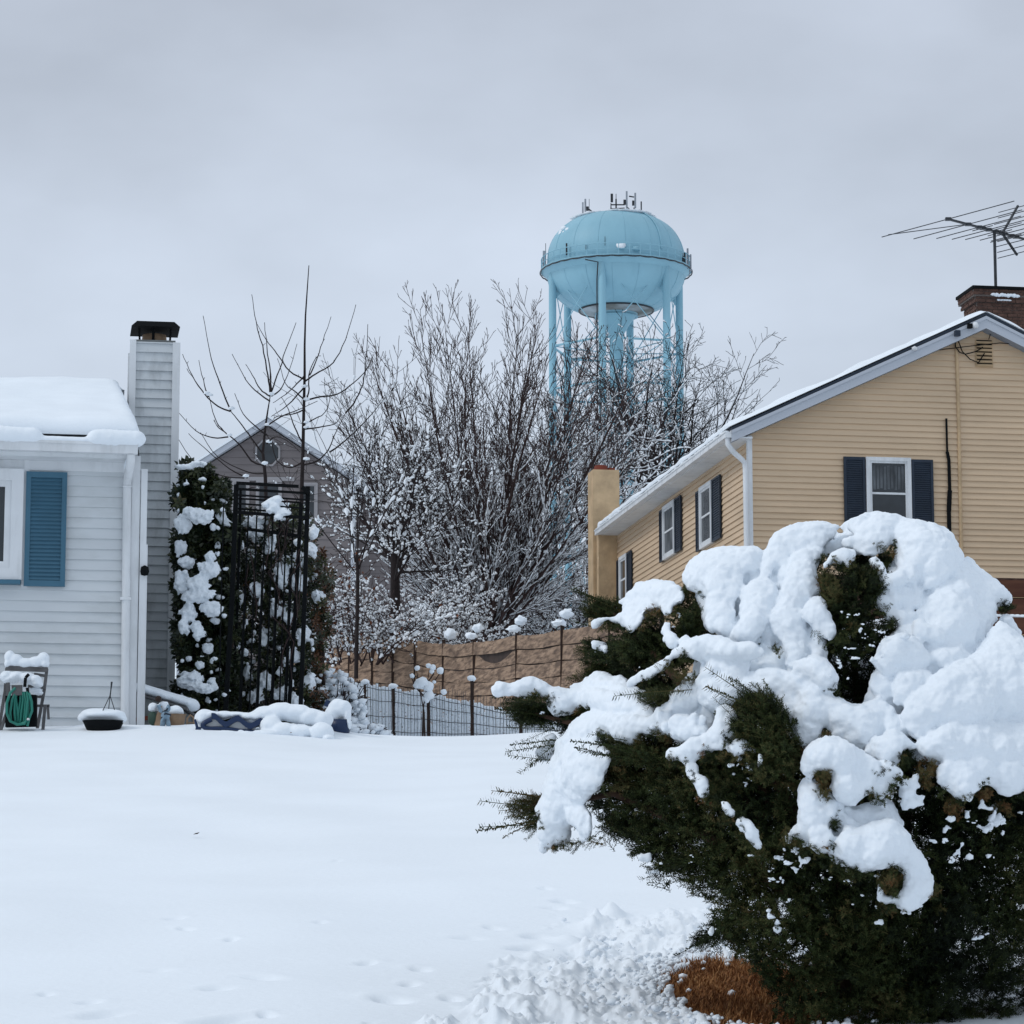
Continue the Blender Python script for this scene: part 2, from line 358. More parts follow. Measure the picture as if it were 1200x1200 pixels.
def shutter(parent, x0, x1, z0, z1, y, m, slats=22, facing=0, sgn=1, rail=.05):
    """louvred shutter on the wall plane"""
    t = MB()
    def B(a, b, c, d, o0, o1):
        if facing == 0: t.box(a, y-o1, c, b, y-o0, d)
        else: t.box(*(sorted((y+sgn*o0, y+sgn*o1))[0], a, c), *(sorted((y+sgn*o0, y+sgn*o1))[1], b, d))
    B(x0, x1, z0, z1, .02, .035); B(x0, x0+rail, z0, z1, .035, .058); B(x1-rail, x1, z0, z1, .035, .058)
    B(x0+rail, x1-rail, z0, z0+rail*1.2, .035, .056); B(x0+rail, x1-rail, z1-rail*1.2, z1, .035, .056)
    zz0, zz1 = z0+rail*1.2, z1-rail*1.2; h = (zz1-zz0)/slats
    for i in range(slats):
        a = zz0+h*i
        if facing == 0: vs = [(x0+rail, y-.054, a+h*.15), (x1-rail, y-.054, a+h*.15), (x1-rail, y-.036, a+h*.98), (x0+rail, y-.036, a+h*.98), (x0+rail, y-.036, a+h*.15), (x1-rail, y-.036, a+h*.15)]
        else: vs = [(y+sgn*.054, x0+rail, a+h*.15), (y+sgn*.054, x1-rail, a+h*.15), (y+sgn*.036, x1-rail, a+h*.98), (y+sgn*.036, x0+rail, a+h*.98), (y+sgn*.036, x0+rail, a+h*.15), (y+sgn*.036, x1-rail, a+h*.15)]
        t.add(vs, [(0, 1, 2, 3), (0, 4, 5, 1)])
    return t.build('shutter', m, parent)
def window(parent, x0, x1, z0, z1, y, facing=0, sgn=1, fw=.07, rail=True, curtain=None, trim=None):
    trim = trim or WTRIM; t = MB(); s = MB(); g = MB()
    def B(mb, a, b, c, d, o0, o1):
        if facing == 0: mb.box(a, y-o1, c, b, y-o0, d)
        else: p, q = sorted((y+sgn*o0, y+sgn*o1)); mb.box(p, a, c, q, b, d)
    for a, b, c, d in ((x0, x0+fw, z0, z1), (x1-fw, x1, z0, z1), (x0+fw, x1-fw, z1-fw, z1), (x0+fw, x1-fw, z0, z0+fw)): B(t, a, b, c, d, .0, .075)
    w_ = t.build('window', trim, parent)
    a, b, c, d = x0+fw, x1-fw, z0+fw, z1-fw; f2 = fw*.55
    for e, f, g_, h in ((a, a+f2, c, d), (b-f2, b, c, d), (a+f2, b-f2, d-f2, d), (a+f2, b-f2, c, c+f2)): B(s, e, f, g_, h, .0, .055)
    if rail: m_ = (c+d)/2; B(s, a+f2, b-f2, m_-.02, m_+.02, .0, .05)
    s.build('sash', trim, w_)
    B(g, a+f2, b-f2, c+f2, d-f2, .012, .034); g.build('pane', curtain or GLASS, w_)
    return w_
def snow_slab(name, parent, quad, T, nu=60, nv=24, seed=0, amp=.25, edge=.12, low=None, m=None):
    """a blanket of snow on a roof plane: quad = 4 corners (a,b: lower edge, c,d: upper edge)"""
    a, b, c, d = [Vector(q) for q in quad]; nrm = (b-a).cross(d-a).normalized()
    if nrm.z < 0: nrm = -nrm
    lu = (b-a).length; lv = (d-a).length; vs = []; us = [ (1-math.cos(math.pi*i/nu))/2*.5+.5*i/nu for i in range(nu+1)]; ws = [(1-math.cos(math.pi*j/nv))/2 for j in range(nv+1)]
    for wv in ws:
        for u in us:
            p = (a*(1-u)+b*u)*(1-wv)+(d*(1-u)+c*u)*wv
            e = min(u*lu, (1-u)*lu, wv*lv, (1-wv)*lv); k = min(1, e/edge); k = math.sqrt(max(0, 1-(1-k)**2))
            n_ = mn.noise(Vector((u*lu*1.1+seed, wv*lv*1.1, seed)))+.5*mn.noise(Vector((u*lu*3.1, wv*lv*3+seed, 4)))
            bulge = .0 if wv > .2 else T*.35*math.sin(math.pi*min(1, k))*0
            vs.append(p+nrm*(.01+T*k*(1+amp*n_)))
    base = len(vs)
    for wv in ws:
        for u in us: vs.append((a*(1-u)+b*u)*(1-wv)+(d*(1-u)+c*u)*wv+nrm*.004)
    W = nu+1; fs = [(j*W+i, j*W+i+1, (j+1)*W+i+1, (j+1)*W+i) for j in range(nv) for i in range(nu)]
    fs += [(base+j*W+i, base+(j+1)*W+i, base+(j+1)*W+i+1, base+j*W+i+1) for j in range(nv) for i in range(nu)]
    mb = MB(); mb.add(vs, fs, True); return mb.build(name, m or SNOW, parent)
# ---- white house, left
def white_house():
    fr = Frame(158, 700, 33.0); root = empty('white_house', (fr.o.x, fr.o.y, 0), TH, 'small white sided house with snow covered roof and blue shutter at left', 'house')
    zg = G(fr.o.x, fr.o.y)-.4; xl = -7.5
    ex, ez = fr.onx(157, 533, -.35)                       # eave corner (front, underside of gutter)
    _, ztop = fr.onx(150, 545, 0)
    w_ = MB(); siding(w_, [(xl, zg), (0, zg), (0, ztop+.25), (xl, ztop+.25)],   .1175, .019)
    D = 8.6; rise = 1.40
    # right gable side
    siding(w_, [(0, zg), (D, zg), (D, ztop+.2), (D/2, ztop+.2+rise*.9), (0, ztop+.2)],   .1175, .019, facing=1, x=0, sign=1)
    w_.box(xl, .02, zg, -.02, D, ztop+.1)
    w_.build('wall', WSIDE, root)
    cb_ = MB(); cb_.box(-.055, -.045, zg, .035, 0.0, ztop+.1); cb_.box(.012, .0, zg, .035, .07, ztop+.1); cb_.build('corner_board', WTRIM, root)
    # eave: soffit, fascia, gutter
    e = MB(); e.box(xl, -.33, ztop+.02, ex-.03, .0, ztop+.05); e.box(xl, -.35, ztop+.03, ex-.02, -.33, ztop+.19); e.build('fascia', WTRIM, root)
    g = MB(); g.box(xl, -.45, ztop+.055, ex, -.352, ztop+.165); g.box(xl, -.458, ztop+.145, ex+.004, -.448, ztop+.175)
    gu = g.build('gutter', WTRIM, root); gu.rotation_euler = (0, R(.4), 0)
    # frieze
    f = MB(); f.box(xl, -.030, ztop-.09, -.06, 0, ztop+.02); f.build('frieze', WTRIM, root)
    # roof deck and snow
    ze = ztop+.17; zr = ze+rise
    r = MB(); oh = .02; xr = ex-.02
    r.add([(xl, -.40, ze), (xr, -.40, ze), (xr, D/2, zr), (xl, D/2, zr), (xl, -.40, ze+.05), (xr, -.40, ze+.05), (xr, D/2, zr+.05), (xl, D/2, zr+.05)], [(0, 1, 2, 3), (4, 7, 6, 5), (0, 4, 5, 1), (1, 5, 6, 2), (0, 3, 7, 4)])
    r.add([(xl, D+.4, ze), (xr, D+.4, ze), (xr, D/2, zr), (xl, D/2, zr), (xl, D+.4, ze+.05), (xr, D+.4, ze+.05), (xr, D/2, zr+.05), (xl, D/2, zr+.05)], [(0, 3, 2, 1), (4, 5, 6, 7), (0, 1, 5, 4), (1, 2, 6, 5)])
    rf = r.build('roof', GREYM, root)
    k = rise/(D/2+.4)
    snow_slab('snow_cover', rf, [(xl, -.30, ze+.07+.1*k), (xr+.10, -.30, ze+.07+.1*k), (xr-.02, D/2+.12, zr+.09), (xl, D/2+.12, zr+.09)], .17, 90, 50, 3, .22, .16)
    snow_slab('snow_cover', rf, [(xr+.02, D+.4, ze+.07), (xl, D+.4, ze+.07), (xl, D/2-.1, zr+.07), (xr+.02, D/2-.1, zr+.07)], .15, 40, 20, 5, .2, .16)
    # snow lip on the gutter with a gap between
    lip = MB(); x = xl
    gx0, _ = fr.onx(36, 520, -.4); gx1, _ = fr.onx(104, 520, -.4)
    while x < ex+.02:
        gap = gx0 < x < gx1
        hh = (.045 if gap else .105)+.018*mn.noise(Vector((x*2, 0, 3)))
        if not gap or True: lip.blob((x, -.40, ze+.02+(.0 if gap else .035)), (.12, .10 if not gap else .07, hh), 2, .06)
        x += .07
    fuse(lip, 'gutter_snow', SNOW, gu, .018, 4)
    # downspouts
    d = MB(); x0, _ = fr.onx(149, 600, -.05)
    d.tube([(x0+.02, -.40, ztop+.06), (x0+.02, -.38, ztop-.02), (x0, -.2, ztop-.14), (x0-.005, -.09, ztop-.2), (x0-.005, -.075, ztop-.3), (x0+.02, -.075, zg+.1)], [.048]*6, 8)
    d.box(x0-.055, -.13, ztop-.27, x0+.045, -.03, ztop-.255); d.box(x0-.06, -.125, 3.9, x0+.06, -.03, 3.93)
    d.build('downspout', WTRIM, root)
    d = MB(); d.box(.045, -.06, zg, .115, .02, ztop-.05); d.box(.10, -.055, zg, .13, .0, ztop-.9); d.build('downspout', WTRIM, root)
    # snow caught on the downspout elbow
    b = MB(); b.blob((x0+.0, -.26, ztop-.05), (.045, .05, .10), 2, .15); b.build('snow_lump', SNOW, root)
    # window at the frame's edge and shutter
    wx1, wz0 = fr.onx(27, 688, 0); _, wz1 = fr.onx(20, 551, 0)
    window(root, wx1-1.35, wx1-.02, wz0+.07, wz1, -.03, 0, fw=.13, rail=False)
    s = MB(); sx, sz = fr.onx(24, 686, 0); s.box(sx-1.4, -.15, sz-.0, sx, -.02, sz+.045); s.build('window_sill', BLUE, root)
    t = MB(); t.box(wx1-.02, -.045, wz0-.0, wx1+.045, -.0, wz1+.12); t.build('window_trim', WTRIM, root)
    x0, z1 = fr.onx(31, 553, -.03); x1, z0 = fr.onx(76, 688, -.03); shutter(root, x0, x1, z0, z1, -.02, BLUE, 26, rail=.055)
    # wall vent beyond the corner
    v = MB(); v.lathe((.10, -.10, fr.onx(163, 676, 0)[1]), [(0, 0), (.04, .01), (.05, .05), (.04, .1), (0, .12)], 12); v.build('wall_vent', BLACK, root)
    return root, fr, zr
WH, WF, WZR = white_house()
# ---- chimney on the gable of the white house
def chimney():
    fr = WF; yb = 4.0
    x1, zt = fr.onx(208.5, 402, yb); x0, _ = fr.onx(155, 402, yb); zg = G(fr.o.x, 37)-.3; dp = .62
    m = MB(); pitch = .1175
    siding(m, [(x0, zg), (x1, zg), (x1, zt), (x0, zt)], pitch, .020, facing=0, x=yb)
    siding(m, [(yb, zg), (yb+dp, zg), (yb+dp, zt), (yb, zt)], pitch, .013, facing=1, x=x1, sign=1)
    siding(m, [(yb, zg), (yb+dp, zg), (yb+dp, zt-.08), (yb, zt-.08)], pitch, .013, facing=1, x=x0-.0, sign=-1)
    m.box(x0+.01, yb+.01, zg, x1-.01, yb+dp, zt-.01)
    ch = m.build('chimney', CSIDE, WH)
    c = MB(); c.box(x0-.03, yb-.035, zg, x0+.05, yb+.02, zt+.02); c.box(x1-.065, yb-.035, zg, x1+.03, yb+.03, zt); c.box(x1+.004, yb+dp-.06, zg, x1+.03, yb+dp, zt); c.box(x0-.035, yb+.5, zg, x0-.005, yb+dp+.03, zt-.05); c.build('corner_board', WTRIM, ch)
    c = MB(); xc = (x0+x1)/2+.0; c.box(x0+.03, yb-.0, zt, x1-.03, yb+dp, zt+.03); c.build('chimney_crown', CONC, ch)
    f = MB(); f.lathe((xc, yb+.3, zt+.03), [(.15, 0), (.16, .03), (.15, .12), (.13, .12)], 20); f.build('flue', TANC, ch)
    cp = MB()
    for sx in (-.19, -.02, .19):
        cp.bar((xc+sx, yb+.12, zt+.03), (xc+sx*1.05, yb+.10, zt+.21), .035 if sx == -.02 else .02)
    zc = zt+.20
    cp.add([(xc-.30, yb-.04, zc), (xc+.31, yb-.04, zc), (xc+.31, yb+dp+.02, zc), (xc-.30, yb+dp+.02, zc), (xc-.23, yb+.02, zc+.075), (xc+.24, yb+.02, zc+.075), (xc+.24, yb+dp-.04, zc+.075), (xc-.23, yb+dp-.04, zc+.075)],
           [(0, 3, 2, 1), (4, 5, 6, 7), (0, 1, 5, 4), (1, 2, 6, 5), (2, 3, 7, 6), (3, 0, 4, 7)])
    cp.build('chimney_cap', BLACK, ch)
    s = MB(); s.blob((xc, yb+.3, zc+.085), (.22, .22, .03), 2, .1); s.build('snow_cap', SNOW, ch)
chimney()
def bulkhead():
    """cellar bulkhead with a sloping lid against the chimney side"""
    a = P(160, 812, 33.9); b = P(214, 850, 33.9); za = P(160, 805, 33.9).z; zb = P(216, 822, 33.9).z; g = 2.3
    root = empty('cellar_bulkhead', (a.x, 33.9, g), 0, 'low grey cellar bulkhead with sloping snow covered lid beside the white house corner', 'bulkhead')
    m = MB(); w_ = b.x-a.x; h0 = za-g-.09; h1 = zb-g-.10; d = 1.1
    m.add([(0, 0, -.2), (w_, 0, -.2), (w_, 0, h1), (0, 0, h0), (0, d, -.2), (w_, d, -.2), (w_, d, h1), (0, d, h0)], [(0, 1, 2, 3), (5, 4, 7, 6), (1, 5, 6, 2), (3, 2, 6, 7), (4, 0, 3, 7)]); m.build('body', CONC, root)
    l = MB(); l.add([(-.02, -.04, h0+.005), (w_+.05, -.04, h1+.0), (w_+.05, d, h1), (-.02, d, h0+.005), (-.02, -.04, h0+.035), (w_+.05, -.04, h1+.03), (w_+.05, d, h1+.03), (-.02, d, h0+.035)], [(0, 1, 5, 4), (4, 5, 6, 7), (1, 2, 6, 5), (0, 3, 2, 1)]); l.build('lid', GWOOD, root)
    r = MB(); r.bar((.0, -.03, h0*.55), (w_*.55, -.03, h0*.62), .02, .045); r.build('rail', RUST, root)
    s = MB()
    for i in range(15):
        t = i/14; s.blob((-.0+(w_+.06)*t, .30, h0+(h1-h0)*t+.085), (.10, .36, .075), 2, .05)
    fuse(s, 'snow_cover', SNOW, root, .02, 5)
bulkhead()
# ---- tan house, right
def tan_house():
    fr = Frame(879, 600, 57.0); root = empty('tan_house', (fr.o.x, fr.o.y, 0), TH, 'tan sided house with dark shutters and long snowy gable at right', 'house')
    ax, az = fr.onx(1150, 386, 0); W = 2*ax; _, ze = fr.onx(881, 508, 0); _, zb = fr.onx(1150, 677, 0); pit = .119
    k = (az-ze)/ax; D = 13.3
    zg = zb-2.2
    m = MB(); siding(m, [(0, zb), (W, zb), (W, ze), (ax, az), (0, ze)], pit, .028)
    siding(m, [(0, zb-1.0), (D, zb-1.0), (D, ze-.12), (0, ze-.12)], pit, .026, z0=zb-10*pit, facing=1, x=0, sign=-1)
    m.box(.02, .02, zg, W-.02, D, ze-.1)
    m.add([(.02, .02, ze-.1), (W-.02, .02, ze-.1), (ax, .02, az-.05), (.02, D, ze-.1), (W-.02, D, ze-.1), (ax, D, az-.05)], [(0, 1, 2), (5, 4, 3), (0, 2, 5, 3), (2, 1, 4, 5)])
    m.build('wall', YSIDE, root)
    fd = MB(); fd.box(.03, -.01, zg-1.5, W, D, zb-.0); fd.build('foundation', BRICK, root)
    c = MB(); c.box(-.05, -.05, zb-.05, .045, 0, ze-.05); c.box(-.05, 0, zb-.05, -.02, .05, ze-.05); c.build('corner_board', WTRIM, root)
    # roof
    oh = .32; ov = .42; x0 = -ov; z0 = ze-ov*k+.10; zr = az+.12
    r = MB(); th = .05
    for (xa, za, xb_, zb_) in ((x0, z0+.10, ax, zr+.1), (W+ov, z0+.10, ax, zr+.1)):
        vs = [(xa, -oh, za), (xb_, -oh, zb_), (xb_, D+oh, zb_), (xa, D+oh, za), (xa, -oh, za+th), (xb_, -oh, zb_+th), (xb_, D+oh, zb_+th), (xa, D+oh, za+th)]
        r.add(vs, [(0, 1, 2, 3), (7, 6, 5, 4), (0, 4, 5, 1), (3, 2, 6, 7), (0, 3, 7, 4)])
    rf = r.build('roof', NAVY, root)
    # rake boards (bargeboards) on the gable
    for s_ in (-1, 1):
        b = MB(); xe = ax+s_*(ax+ov)
        vs = [(xe, -oh+.01, z0-.13), (ax, -oh+.01, zr-.16), (ax, -oh+.01, zr+.08), (xe, -oh+.01, z0+.085)]; vs += [(a, -oh+.04, c_) for a, _, c_ in vs]
        b.add(vs, [(0, 1, 2, 3), (7, 6, 5, 4), (0, 4, 5, 1), (3, 2, 6, 7), (0, 3, 7, 4)])
        b.add([(xe, -oh+.02, z0-.13), (ax, -oh+.02, zr-.16), (ax, 0, zr-.16), (xe, 0, z0-.13)], [(0, 1, 2, 3), (3, 2, 1, 0)])
        vs = [(xe, -oh-.012, z0+.03), (ax, -oh-.012, zr+.02), (ax, -oh-.012, zr+.085), (xe, -oh-.012, z0+.095)]; vs += [(a, -oh+.009, c_) for a, _, c_ in vs]
        b.add(vs, [(0, 1, 2, 3), (0, 4, 5, 1), (3, 2, 6, 7)])
        b.build('bargeboard', GTRIM, root)
    # soffit of the left eave and gutter
    s = MB(); s.box(x0+.02, -oh+.04, z0-.02-.03, .0, D+.12, z0-.02); s.box(x0+.0, -oh+.04, z0-.04, x0+.02, D+.12, z0+.10); s.build('soffit', WTRIM, root)
    g = MB(); g.box(x0-.12, -oh+.02, z0-.045, x0-.002, D+.12, z0+.06); g.box(x0-.135, -oh+.02, z0+.045, x0-.118, D+.12, z0+.075)
    yy = .4
    while yy < D: g.box(x0-.128, yy, z0-.05, x0-.121, yy+.035, z0+.07); yy += .75
    gu = g.build('gutter', WTRIM, root)
    b = MB(); yy = -oh+.05
    while yy < D+.1:
        if mn.noise(Vector((yy*1.3, 2, 7))) > -.35: b.blob((x0-.06, yy, z0+.075), (.075, .16, .055+.03*mn.noise(Vector((yy*3, 0, 0)))), 1, .2)
        yy += .16
    b.build('gutter_snow', SNOW, gu)
    # thin roof snow
    snow_slab('snow_cover', rf, [(x0-.05, D+.15, z0+.15), (x0-.05, -oh-.02, z0+.15), (ax, -oh-.02, zr+.16), (ax, D+.15, zr+.16)], .085, 60, 60, 1, .6, .09)
    snow_slab('snow_cover', rf, [(W+ov, -oh-.02, z0+.15), (W+ov, D+oh, z0+.15), (ax, D+oh, zr+.16), (ax, -oh-.02, zr+.16)], .07, 40, 40, 2, .6, .09)
    # downspout with elbows at the near corner
    d = MB(); yc = -.10
    d.tube([(x0-.05, -oh+.12, z0-.0), (x0-.05, -oh+.12, z0-.16), (x0+.06, -oh+.16, z0-.30), (-.22, -.16, z0-.42), (-.125, -.13, z0-.50), (-.11, -.12, z0-.66), (-.10, -.10, zb-.5)], .052, 10); d.build('downspout', WTRIM, root)
    # gable window with shutters
    x0w, z1 = fr.onx(1013.5, 536, 0); x1w, _ = fr.onx(1066, 536, 0); z0w = z1-1.42
    window(root, x0w, x1w, z0w, z1, -.02, fw=.075)
    cu = MB(); a, b_ = x0w+.13, x1w-.13
    for i in range(9): cu.box(a+(b_-a)*i/9+.012, -.0585, z0w+.78+.015*(i % 3), a+(b_-a)*(i+1)/9-.01, -.0555, z1-.16-.02*(i % 2))
    cu.build('curtain', CURT, root)
    sx0, _ = fr.onx(987.5, 536, 0); sx1, _ = fr.onx(1092, 536, 0)
    _, sz1 = fr.onx(1040, 537, 0)
    shutter(root, sx0, x0w-.015, z0w, sz1, -.02, NAVY, 30); shutter(root, x1w+.015, sx1, z0w, sz1-.02, -.02, NAVY, 30)
    # louvred gable vent
    vx0, vz1 = fr.onx(1142, 399, 0); vx1, vz0 = fr.onx(1163, 431, 0); v = MB(); v.box(vx0, -.05, vz0, vx1, -.022, vz1)
    h = (vz1-vz0)/7
    for i in range(7): v.add([(vx0+.02, -.085, vz0+h*i+.01), (vx1-.02, -.085, vz0+h*i+.01), (vx1-.02, -.05, vz0+h*(i+.8)), (vx0+.02, -.05, vz0+h*(i+.8)), (vx0+.02, -.05, vz0+h*i+.01), (vx1-.02, -.05, vz0+h*i+.01)], [(0, 1, 2, 3), (0, 4, 5, 1)])
    v.build('gable_vent', YFLAT, root)
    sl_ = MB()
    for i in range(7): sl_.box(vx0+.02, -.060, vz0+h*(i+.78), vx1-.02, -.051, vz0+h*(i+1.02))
    sl_.build('vent_shade_strip', BLACK, root)  # black strips painting in the shade between the louvres; the vent behind is solid
    # conduit, dark cable strip, wiring and floodlight
    c = MB(); p = [fr.onx(x, y, 0) for x, y in ((1120, 398), (1123, 500), (1127, 700))]; c.tube([(a, -.035, z) for a, z in p], .035, 8); c.build('conduit', YFLAT, root)
    c = MB(); p = [fr.onx(x, y, 0) for x, y in ((1108, 491), (1109, 530), (1111, 540), (1112, 575), (1111, 600), (1112, 640))]; wd = [.02, .035, .035, .05, .045, .045]
    for i in range(5): c.bar((p[i][0], -.055, p[i][1]), (p[i+1][0], -.055, p[i+1][1]), wd[i]*1.7, .03, Vector((0, 1, 0)))
    c.build('cable_cover', BLACK, root)
    c = MB(); q = lambda pts: [(fr.onx(x, y, 0)[0], -.09, fr.onx(x, y, 0)[1]) for x, y in pts]
    for pts in ([(1119, 397), (1118, 407), (1123, 414), (1130, 416), (1142, 413), (1150, 408)], [(1120, 397), (1126, 413), (1135, 422), (1145, 426), (1152, 415)], [(1200, 389), (1180, 386), (1166, 384), (1160, 389), (1157, 399)], [(1200, 405), (1170, 403), (1140, 406), (1100, 411), (1075, 409)], [(1108, 403), (1106, 397), (1111, 390)]):
        c.tube(q(pts), .009 if pts[0][0] > 1190 else .012, 5)
    c.build('cable', BLACK, root)
    yf = -oh-.02; a, z = fr.onx(1121, 391, yf); l = MB(); l.box(a-.05, yf-.10, z-.06, a+.05, yf, z+.05); l.build('junction_box', NAVY, root)
    a, z = fr.onx(1139, 382, yf); l = MB(); l.lathe((a+.05, yf-.06, z), [(0, -.06), (.05, -.05), (.07, .0), (.04, .06), (0, .07)], 12); l.build('floodlight', WTRIM, root)
    l = MB(); l.box(a-.10, yf-.10, z-.06, a-.02, yf, z+.03); l.build('floodlight_mount', BLACK, root)
    a, z = fr.onx(1071, 409, yf); l = MB(); l.lathe((a, yf-.05, z), [(0, -.04), (.05, -.03), (.06, .02), (0, .05)], 12); l.build('camera_housing', WTRIM, root)
    # three side windows
    for (xa, ya0, xb_, ya1, xs0, xs1, gl) in ((824, 0, 838, 0, 819, 847.5, 0), (780.5, 0, 794, 0, 776, 801, 1), (729, 0, 737.5, 0, 725.5, 742.5, 2)):
        yb0, _ = fr.ony(xa, 600, 0); yb1, _ = fr.ony(xb_, 600, 0); hs0, _ = fr.ony(xs0, 600, 0); hs1, _ = fr.ony(xs1, 600, 0)
        top = (572, 594.5, 654)[gl]; bot = (647.5, 660, 712)[gl]
        _, zt = fr.ony(xa, top, 0); _, zbt = fr.ony(xs0, bot, 0)
        lo, hi = sorted((yb0, yb1)); window(root, lo, hi, zbt, zt, -.02, 1, -1, fw=.08, curtain=(CURT if gl == 1 else GLASS))
        shutter(root, hi+.01, hs0, zbt, zt-.03, -.02, NAVY, 24, 1, -1, .035); shutter(root, hs1, lo-.01, zbt, zt+.0, -.02, NAVY, 24, 1, -1, .035)
    # painted chimney at the far end of the side wall
    cy0, cy1 = D-.1, D+1.1
    m = MB(); xa = -.78; zt = P(708, 543, 69.5).z
    def prism(x0_, x1_, y0, y1, z0_, z1_): m.box(x0_, y0, z0_, x1_, y1, z1_)
    prism(fr.onx(702, 680, D)[0], -.0, D+.03, D+.3, zg-1.5, z0-.02); tx0, tx1 = fr.onx(695, 600, D+.33)[0], fr.onx(726, 600, D+.33)[0]
    prism(tx0, tx1, D+.33, D+1.0, zg-1.5, zt)
    ch = m.build('painted_chimney', YFLAT, root)
    m = MB(); m.lathe((tx1*.4+tx0*.6, D+.65, zt-.02), [(.20, 0), (.13, .10), (.12, .16), (.06, .18)], 12, sx=1.3); m.box(tx1-.22, D+.45, zt-.1, tx1-.08, D+.75, zt+.07); m.build('flue', RUST, ch)
    # brick chimney behind the ridge
    bx0, bz1 = fr.onx(1139.5, 338, 4.0); bz0 = az-1.2
    m = MB(); m.box(bx0+.10, 4.0, bz0, bx0+2.2, 4.9, bz1-.28); m.box(bx0+.05, 3.95, bz1-.28, bx0+2.25, 4.95, bz1-.18); m.box(bx0, 3.9, bz1-.18, bx0+2.3, 5.0, bz1-.03)
    ch = m.build('brick_chimney', MORT, root)
    m = MB(); z = bz0; row = 0
    while z < bz1-.05:
        out = .0 if z < bz1-.30 else (.05 if z < bz1-.20 else .10); x = bx0+.10-out-(.11 if row % 2 else 0)
        while x < bx0+2.2:
            a = max(x, bx0+.10-out); b_ = min(x+.205, bx0+2.2+out)
            if b_-a > .03:
                j = random.uniform(-.008, .008); m.box(a, 4.0-out-.018+j, z, b_, 4.0-out+.0+.02, z+.062)
            x += .218
        y = 4.0-out+(.1 if row % 2 else 0)
        while y < 4.9+out:
            b_ = min(y+.205, 4.9+out); j = random.uniform(-.006, .006)
            if b_-y > .03: m.box(bx0+.10-out-.016+j, y, z, bx0+.10-out+.02, b_, z+.062)
            y += .218
        z += .074; row += 1
    m.build('brickwork', BRICK, ch)
    m = MB(); m.box(bx0-.04, 3.84, bz1-.03, bx0+2.35, 5.05, bz1+.035); m.build('chimney_crown', BLACK, ch)
    m = MB(); 
    for i in range(9): m.blob((bx0+.42+i*.065, 3.88, bz1-.14-.01*(i % 3)), (.07, .05, .035+.012*(i % 2)), 1, .2)
    for i in range(5): m.blob((bx0+.55+i*.06, 3.93, bz1-.245), (.05, .04, .02), 1, .2)
    m.build('snow_lump', SNOW, ch)
    return root, fr, (bx0, bz1, ax, zb)
TH_, TF, (CBX, CBZ, TAX, TZB) = tan_house()
def antenna():
    base = TF.o+TF.u*(CBX+.55)+TF.w*4.5; base.z = CBZ
    d = P(1166, 300, 1.0); Y = base.y; base.x = P(1166, 300, Y).x; zt = P(1166, 271, Y).z
    root = empty('rooftop_antenna', (base.x, base.y, base.z), 0, 'old metal television antenna on thin mast above the brick chimney', 'antenna')
    m = MB(); m.tube([(0, 0, -.1), (0, 0, zt-base.z+.02)], .033, 8); m.build('mast', DMETAL, root)
    psi = R(43); bd = Vector((math.cos(psi), math.sin(psi), 0)); phi = R(-53); ed = Vector((math.cos(phi), math.sin(phi), 0)); h = zt-base.z
    O = Vector((0, 0, h)); s0 = -(1166-1103)/ (F/(Y*1.02))/math.cos(psi)*.97; s1 = 2.4
    b = MB(); b.bar(O+bd*s0, O+bd*s1, .05, .04); b.build('boom', DMETAL, root)
    sc = F/(Y*1.02)*math.cos(phi)
    els = [(1103, 66, .6), (1130, 54, .5), (1145, 42, .45), (1158, 36, .35), (1168, 30, .3), (1180, 24, .3), (1190, 20, .25), (1150, 10, .2), (1174, 12, .3), (1196, 18, .3)]
    for px, half, _ in els:
        s = (px-1166)/(F/(Y*1.02))/math.cos(psi); c = O+bd*s; hl = half/sc; e = MB(); e.tube([c-ed*hl, c+ed*hl*.95], .011, 5); e.box(c.x-.06, c.y-.05, c.z-.03, c.x+.06, c.y+.05, c.z+.03); e.build('element', DMETAL, root)
    e = MB(); c = O+bd*s0*.55; e.tube([c+Vector((.0, 0, .02)), P(1041, 275, Y-1.6)-base], .010, 5); e.build('element', DMETAL, root)
    # corner reflector arms carrying short rods
    for sgn, tip in ((1, (1193, 241)), (-1, (1192, 299))):
        t = MB(); c0 = O+bd*((1177-1166)/(F/(Y*1.02))/math.cos(psi)); c1 = P(tip[0], tip[1], Y+.5)-base; t.bar(c0, c1, .04)
        t.build('reflector_arm', DMETAL, root)
        for i in range(1, 5):
            c = c0.lerp(c1, i/4.3); e = MB(); hl = (15-(0 if i < 4 else -3))/sc; e.tube([c-ed*hl, c+ed*hl], .010, 5); e.build('reflector_rod', DMETAL, root)
antenna()
def timber_wall():
    """dark timber bank wall at the right edge of the tan house"""
    a = P(1165, 700, 53.5); z0 = P(1180, 790, 53.5).z
    root = empty('timber_retaining_wall', (a.x, 53.5, z0), TH, 'dark brown timber wall with ledges of snow right of the big bush', 'wall')
    top = P(1165, 679, 53.5).z-z0; H = top; b = MB(); n = 5; h = H/n; s = MB()
    for i in range(n):
        b.box(-1.5, -.05*(n-i), i*h+.012, 4.5, .5, (i+1)*h-.012)
    b.build('timber', DBROWN, root)
    for zz, t in ((1.0-14/1000, .0), ):
        pass
    for i in range(1, n):
        sm = MB(); x = -1.5
        th = {4: .008, 3: .045, 2: .012, 1: .02}[i]
        while x < 4.5: sm.blob((x, -.05*(n-i)-.0+.01, i*h+.012), (.12, .06, th*(1+.4*mn.noise(Vector((x*3, i, 0))))), 1, .1); x += .1
        sm.build('snow_ledge', SNOW if i in (3, 1) else YFLAT, root)
timber_wall()
